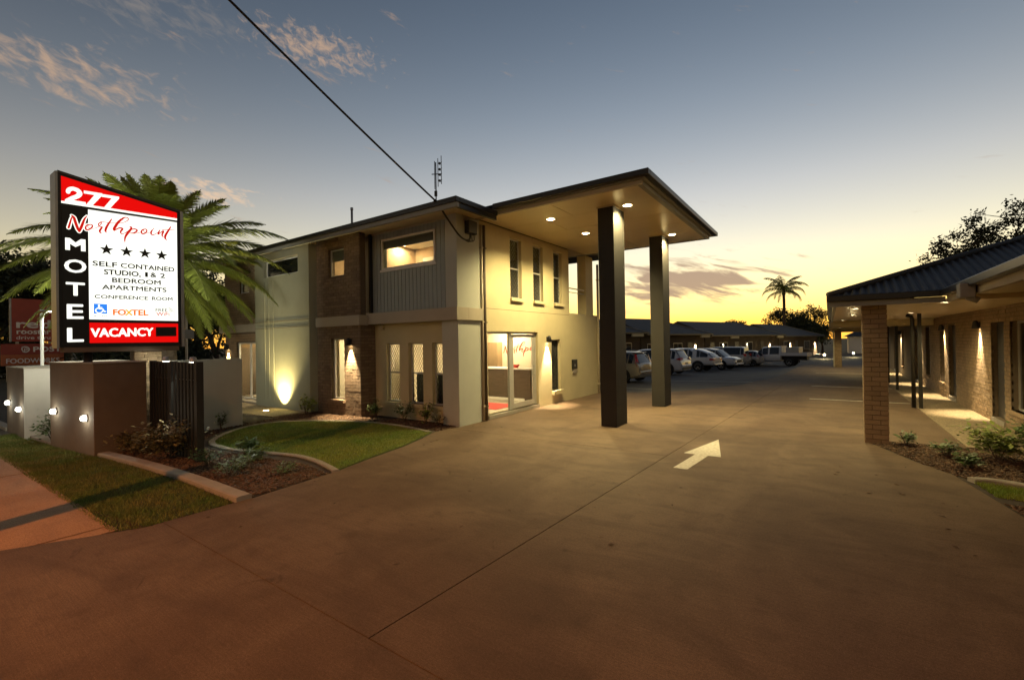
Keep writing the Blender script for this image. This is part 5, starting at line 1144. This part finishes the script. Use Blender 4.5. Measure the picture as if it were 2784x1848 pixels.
MB().box(1.90, 1.97, -.85, .85, .981, 1.85).build('headboard', 'carwhite', t); MB().box(.55, 1.6, -.78, .72, .985, 1.72).build('tool_box', 'carsilver', t, bevel=.02); MB().box(0, 2.0, -.38, .38, .55, .92).build('chassis', 'plastic', t)

# ================================================================== VEGETATION
def frond_mesh(L_, droop, lift, nl, ll, name, width=.016, curl=0.0, hang=.35):
    n = 14; pts = []; ang_ = lift
    p = Vector((0, 0, 0)); pts.append(p.copy())
    for i in range(n):
        ang_ -= droop/n*(.5+1.0*i/n); p = p+Vector((math.cos(ang_), curl*i/n*.25, math.sin(ang_)))*(L_/n); pts.append(p.copy())
    b = MB(); b.tube([tuple(q) for q in pts], [max(.004, .026*(1-i/(n+1))) for i in range(n+1)], 5); r0 = len(b.f)
    for i in range(nl):
        t = .08+.92*i/nl; f_ = t*n; k = min(int(f_), n-1); q = pts[k].lerp(pts[k+1], f_-k); d = (pts[k+1]-pts[k]).normalized()
        side = d.cross(Vector((0, 0, 1))).normalized(); upv = side.cross(d)
        l = ll*(math.sin(math.pi*min(1, t*.92+.10))**.6)*random.uniform(.85, 1.1)
        for s_ in (-1, 1):
            dr_ = (side*s_*math.cos(.62)+d*.75+upv*random.uniform(.05, .35)-Vector((0, 0, hang*random.uniform(.5, 1.2)))).normalized()
            wv = d*width
            m1 = q+dr_*l*.5-Vector((0, 0, .02)); e = q+dr_*l-Vector((0, 0, l*.16*random.uniform(.5, 1.5)))
            b.add([tuple(q-wv), tuple(q+wv), tuple(m1+wv*.9), tuple(m1-wv*.9), tuple(e)], [(0, 1, 2, 3), (3, 2, 4)])
    me = bpy.data.meshes.new(name); me.from_pydata(b.v, [], b.f); me.materials.append(m['palm']); me.materials.append(m['rachis'])
    me.polygons.foreach_set('material_index', [1 if i < r0 else 0 for i in range(len(b.f))]); me.update(); return me
def palm(name, label, loc, th, tr, fr, n, meshes, tiltmax, seed, group=None, trunk_mat='trunk'):
    random.seed(seed); t = thing(name, label, 'palm tree', group, loc)
    k = MB(); pts = []; rs = []
    for i in range(26):
        z = th*i/25; pts.append((0.02*math.sin(z), 0.02*math.cos(z*1.3), z)); rs.append(tr*(1.25-.25*min(1, i/6))*(1+.06*(i % 2)))
    k.tube(pts, rs, 12).build('trunk', trunk_mat, t)
    if tr > .2: MB().lathe([(0, -.5), (tr*1.1, -.45), (tr*1.5, 0), (tr*1.2, .35), (0, .5)], (0, 0, th), 'z', 14).build('crown_base', 'trunk', t)
    else: MB().lathe([(0, -.9), (tr*.9, -.9), (tr*1.5, -.5), (tr*.8, .4), (0, .5)], (0, 0, th), 'z', 12).build('crown_base', 'trunk', t)
    for i in range(n):
        q = i/n; o = bpy.data.objects.new('frond', meshes[min(len(meshes)-1, int(q*len(meshes)))]); COL.objects.link(o); o.parent = t
        o.location = (0, 0, th+.25-.5*q); o.rotation_euler = (random.uniform(-.15, .15), 0, i*2.39996+random.uniform(-.2, .2)); o.scale = [fr*random.uniform(.9, 1.08)]*3
    return t
random.seed(11)
CM = [frond_mesh(2.1, .5, 1.35, 120, .40, 'frond', .018), frond_mesh(2.6, .75, 1.12, 130, .46, 'frond', .018), frond_mesh(3.1, 1.0, .88, 140, .52, 'frond', .018), frond_mesh(3.6, 1.15, .62, 150, .55, 'frond', .018), frond_mesh(3.8, 1.15, .34, 150, .55, 'frond', .018), frond_mesh(3.8, 1.05, .06, 150, .55, 'frond', .018, .3), frond_mesh(3.5, .9, -.22, 140, .50, 'frond', .018), frond_mesh(3.0, .7, -.5, 120, .45, 'frond', .018)]
palm('date_palm', 'big date palm with arching fronds standing behind the motel sign', (-16.6, 5.25, 0), 4.75, .34, 1.03, 98, CM, 0, 4)
QM = [frond_mesh(2.3, 1.5, 1.25, 46, .50, 'frond', .02, 0, .9), frond_mesh(2.6, 2.1, 1.0, 48, .55, 'frond', .02, 0, 1.1), frond_mesh(2.7, 2.3, .65, 48, .55, 'frond', .02, 0, 1.3), frond_mesh(2.5, 2.0, .25, 46, .5, 'frond', .02, 0, 1.4)]
palm('queen_palm', 'slender palm in silhouette against the sunset', (-5.95, 86.0, -.7), 10.4, .20, 1.65, 19, QM, 0, 9)
def tree(name, label, loc, h, spread, seed, leaves, leaf=.16, trunk_r=.25, cat='tree', group=None, levels=4, up_=.55, flat=1.0, cl=1.0, first=.35):
    random.seed(seed); t = thing(name, label, cat, group, loc); b = MB(); tips = []
    def grow(p, d, L_, r, lv):
        n = 4; pts = [p.copy()]; 
        for i in range(n):
            d = (d+Vector((random.uniform(-.25, .25), random.uniform(-.25, .25), random.uniform(-.12, .2)))).normalized(); p = p+d*L_/n; pts.append(p.copy())
        b.tube([tuple(q) for q in pts], [r*(1-.45*i/n) for i in range(n+1)], 6 if lv > 1 else 4, False)
        if lv == 0: tips.append((p, d)); return
        if lv <= 2: tips.append((pts[2], d))
        for k in range(random.choice((2, 3, 3))):
            a = random.uniform(0, 6.28); s_ = random.uniform(.45, .95)
            nd = (d*.7+Vector((math.cos(a)*s_*spread, math.sin(a)*s_*spread, random.uniform(-.1, up_)*flat))).normalized(); grow(p, nd, L_*random.uniform(.62, .82), r*.58, lv-1)
    grow(Vector((0, 0, -.2)), Vector((.03, .02, 1)), h*first, trunk_r, levels)
    b.build('trunk', 'trunk', t, True)
    n = leaves; ti = np.array([tuple(q[0]) for q in tips]); idx = rng.integers(0, len(ti), n); c = ti[idx]+rng.normal(0, 1, (n, 3))*np.array([.42, .42, .30])*cl
    a = rng.normal(0, 1, (n, 3)); a /= np.linalg.norm(a, axis=1)[:, None]; q = rng.normal(0, 1, (n, 3)); q -= (q*a).sum(1)[:, None]*a; q /= np.linalg.norm(q, axis=1)[:, None]
    l = leaf*rng.uniform(.6, 1.3, n)[:, None]; w_ = l*.42
    v = np.stack([c-a*l*.5, c+q*w_*.5, c+a*l*.5, c-q*w_*.5], 1).reshape(-1, 3); f = np.arange(4*n).reshape(-1, 4)
    raw_mesh('crown', v, f, 'leaf', t); return t
G5 = 'dark trees beyond the motel at the left'
tree('tree', 'tall dark tree at the far left behind the red sign boards', (-52, 13.5, -.5), 11, .8, 3, 11000, .42, .4, group=G5, cl=2.0)
tree('tree', 'dark tree behind the white lamp post', (-50, 9.0, -.5), 10, .85, 5, 11000, .42, .4, group=G5, cl=2.0)
tree('tree', 'dark tree at the left edge of the picture', (-46, 3.4, -.5), 9, .85, 25, 9000, .42, .4, group=G5, cl=2.0)
tree('tree', 'dark tree right behind the sign base', (-47, 17.5, -.5), 8.5, .85, 6, 9000, .40, .35, group=G5, cl=1.9)
tree('tree', 'open gum tree with sky showing through between sign and building', (-40, 18.0, -.5), 8.2, .8, 8, 5200, .36, .3, group=G5, cl=1.3)
tree('tree', 'lower gum tree left of the brick wing', (-36, 14.6, -.5), 6.3, .8, 18, 5200, .34, .25, group=G5, cl=1.5)
for lb, lc, h, sd in (('dense dark bush low at the left edge of the picture', (-50, 4.4, -.4), 4.2, 41), ('dense dark bush behind the low sign boards', (-49, 7.4, -.4), 4.8, 42), ('dense dark bush just left of the motel sign', (-43, 11.2, -.4), 4.4, 43), ('dense dark bush below the motel sign', (-36, 9.4, -.4), 3.8, 44), ('dense dark bush below the gum trees', (-38, 13.0, -.4), 4.0, 45), ('dense dark bush beside the end of the brick wing', (-34, 15.6, -.4), 3.9, 46)):
    tree('tree', lb, lc, h, 1.0, sd, 9000, .34, .14, group=G5, cl=1.7, first=.22, up_=.4)
G6 = 'trees behind the car park'
tree('tree', 'feathery tree rising behind the corrugated roof at the right', (7.6, 36.0, -.3), 11.0, 1.35, 12, 7500, .19, .3, group=G6, cl=.5, up_=.25, levels=5)
tree('tree', 'small twiggy tree above the middle of the far roofs', (-14.1, 92, -.7), 6.6, .7, 14, 1500, .34, .18, group=G6, cl=.8)
tree('tree', 'twiggy tree left of the slender palm', (-8.2, 96, -.7), 6.8, .9, 15, 2000, .34, .2, group=G6, cl=.9, levels=5)
tree('tree', 'broad twiggy tree right of the slender palm', (-3.6, 95, -.7), 8.6, .95, 16, 2600, .36, .22, group=G6, cl=.9, levels=5)
tree('tree', 'dense dark tree under the slender palm', (-4.4, 90, -.7), 5.6, .8, 17, 5200, .40, .25, group=G6, cl=1.6)
tree('tree', 'dense dark tree beside the end of the right-hand wing', (-1.0, 89, -.7), 5.0, .85, 19, 6000, .40, .25, group=G6, cl=1.6)
# garden shrubs
def shrub(name, label, loc, h, w_, n, leaf, material, seed, group, stems=5):
    random.seed(seed); n = int(n*1.7); leaf *= 1.1; t = thing(name, label, 'shrub', group, loc); b = MB(); tips = []
    for i in range(stems):
        a = random.uniform(0, 6.28); e = Vector((math.cos(a)*w_*random.uniform(.3, 1), math.sin(a)*w_*random.uniform(.3, 1), h*random.uniform(.55, 1)))
        b.tube([(0, 0, -.03), tuple(e*.5+Vector((0, 0, h*.12))), tuple(e)], [.008, .006, .004], 5); tips += [e*.45+Vector((0, 0, h*.12)), e*.75, e]
    b.build('stem', 'trunk', t); v = []; f = []
    for i in range(n):
        c = Vector(random.choice(tips))+Vector((random.gauss(0, w_*.28), random.gauss(0, w_*.28), random.gauss(0, h*.12))); c.z = max(c.z, .03)
        a = random.uniform(0, 6.28); d = Vector((math.cos(a), math.sin(a), random.uniform(-.3, .7))).normalized(); q = d.cross(Vector((0, 0, 1))).normalized(); l = leaf*random.uniform(.6, 1.3); up_ = q.cross(d)
        o = len(v); v += [tuple(c), tuple(c+d*l*.5+q*l*.26+up_*l*.06), tuple(c+d*l), tuple(c+d*l*.5-q*l*.26+up_*l*.06)]; f.append((o, o+1, o+2, o+3))
    raw_mesh('foliage', v, f, material, t); return t
G7 = 'young shrubs in the front garden beds'
SH = [('shrub', 'lime shrub at the foot of the sage wall beside the brick bay', (-12.35, 7.30, 0), .52, .20, 130, .11, 'shrublight', 1), ('shrub', 'rounded young shrub beside the brick return', (-10.15, 8.02, 0), .48, .17, 200, .07, 'shrub', 2), ('shrub', 'bushy dark green shrub under the middle front window', (-9.0, 8.0, 0), .46, .24, 320, .065, 'shrub', 3), ('shrub', 'bright lime shrub under the right front window', (-8.25, 8.02, 0), .50, .18, 120, .10, 'shrublight', 4), ('shrub', 'sparse reddish plant beside the corner pier', (-7.75, 7.95, 0), .30, .16, 60, .08, 'shrubtan', 5),
      ('shrub', 'big variegated shrub in front of the slat screen', (-9.75, 3.16, 0), .62, .42, 620, .085, 'shrubtan', 6), ('shrub', 'low variegated shrub between wall corner and slat screen', (-10.75, 2.95, 0), .42, .34, 380, .075, 'shrubtan', 7), ('shrub', 'dark low shrub right of the slat screen post', (-8.95, 4.10, 0), .26, .22, 200, .075, 'shrub', 8), ('shrub', 'small green plant by the white end of the lawn edging', (-8.25, 3.95, 0), .20, .20, 150, .06, 'shrub', 9),
      ('shrub', 'shrub against the gap between the two wall blocks', (-13.62, 2.34, 0), .62, .30, 330, .08, 'shrub', 10), ('shrub', 'thin upright plant against the grey rear wall', (-12.05, 4.95, 0), .42, .10, 90, .07, 'shrub', 21), ('shrub', 'groundcover plant nearest the slat screen post', (-8.6, 3.35, 0), .26, .20, 120, .06, 'shrub', 22), ('shrub', 'groundcover plant in the middle of the front bed', (-7.9, 3.55, 0), .24, .22, 140, .055, 'shrub', 23), ('shrub', 'groundcover plant closest to the kerb in the front bed', (-7.6, 3.22, 0), .20, .18, 110, .055, 'shrub', 24), ('shrub', 'groundcover plant near the tip of the front bed', (-7.0, 3.75, 0), .16, .18, 90, .05, 'shrub', 25)]
for nm, lb, lc, h, w_, n, lf, mt, sd in SH: shrub(nm, lb, lc, h, w_, n, lf, mt, sd, G7)
G8 = 'plants in the right-hand garden bed'
for nm, lb, lc, h, w_, n, lf, mt, sd in (('shrub', 'small plant beside the base of the near brick pillar', (1.12, 10.85, 0), .22, .16, 70, .08, 'shrub', 31), ('shrub', 'low dark plant in the middle of the right bed', (1.55, 10.2, 0), .22, .18, 90, .08, 'shrub', 32), ('shrub', 'low plant near the edge of the right bed', (1.75, 9.55, 0), .20, .2, 90, .08, 'shrub', 33), ('shrub', 'leafy yellow-green shrub at the walkway end', (2.15, 10.25, 0), .48, .34, 420, .10, 'shrublight', 34), ('shrub', 'leafy shrub at the right edge of the picture below the dark window', (2.62, 10.05, 0), .55, .34, 420, .10, 'shrub', 35), ('shrub', 'tall dark shrub cut by the right edge of the picture', (2.98, 10.35, 0), 1.15, .30, 620, .10, 'shrub', 36)):
    shrub(nm, lb, lc, h, w_, n, lf, mt, sd, G8)

# ================================================================== ROADSIDE BOARDS FAR LEFT
rs_ = thing('sign_board', 'tall red restaurant sign board behind the lamp post', 'sign', loc=(-43.2, 5.6, 0))
box('board', 'redboard', rs_, -.2, 0, -.05, 1.95, 2.55, 5.35, bevel=.02); box('edge', 'steel', rs_, -.18, .01, -.14, -.051, 2.55, 5.35)
for bd, y, z, h, wd in (('red', .18, 3.45, .52, 1.55), ('rooster', .18, 3.05, .26, 1.55), ('drive thru', .15, 2.70, .22, 1.60)):
    for i, wv in enumerate(bd.split(' ')): text_mesh('lettering', wv, 'boardtext', rs_, (0, y+i*.95, z), (0, 1, 0), (0, 0, 1), h, wd if ' ' not in bd else (.82 if i == 0 else .62), .05 if ' ' not in bd else .02, .012)
MB().tube([(-.1, .2, 0), (-.1, .2, 2.56)], .08, 8).build('post', 'steel', rs_); MB().tube([(-.1, 1.7, 0), (-.1, 1.7, 2.56)], .08, 8).build('post', 'steel', rs_)
ps = thing('sign_board', 'low red and orange shop sign boards under the tall red one', 'sign', loc=(-42.5, 5.0, 0))
box('board', 'redboard', ps, -.2, 0, .0, 2.85, 1.72, 2.40, bevel=.015); box('board', 'orangeboard', ps, -.2, 0, .0, 2.85, 1.02, 1.715, bevel=.015)
text_mesh('lettering', 'POST', 'boardtext', ps, (0, 1.42, 1.88), (0, 1, 0), (0, 0, 1), .32, 1.3, .05, .012); text_mesh('lettering', 'FOODWORKS', 'boardtext', ps, (0, .22, 1.16), (0, 1, 0), (0, 0, 1), .30, 2.4, .03, .012)
b = MB(); ribbon(b, [(1.05+.17*math.cos(a), 2.04+.17*math.sin(a)) for a in np.linspace(-2.2, 2.2, 12)], [.035]*12, lambda u, v: (.012, u, v)); ribbon(b, [(.93, 2.2), (.90, 2.06), (.95, 1.9)], [.03, .035, .02], lambda u, v: (.012, u, v)); ribbon(b, [(1.0, 1.9), (1.03, 2.1), (1.12, 2.1), (1.13, 2.02), (1.04, 1.98)], [.022]*5, lambda u, v: (.012, u, v)); b.build('emblem', 'boardtext', ps)
MB().tube([(-.1, .3, 0), (-.1, .3, 1.03)], .08, 8).build('post', 'steel', ps); MB().tube([(-.1, 2.5, 0), (-.1, 2.5, 1.03)], .08, 8).build('post', 'steel', ps)
spn = thing('street_pole', 'thin grey street pole with a small sign plate right of the motel sign', 'pole', loc=(-30, 10.6, 0)); MB().tube([(0, 0, 0), (0, 0, 4.2)], .06, 8).build('shaft', 'steel', spn); MB().box(.05, .08, -.35, .35, 2.5, 3.0).build('plate', 'fascia', spn)

#NEXT#
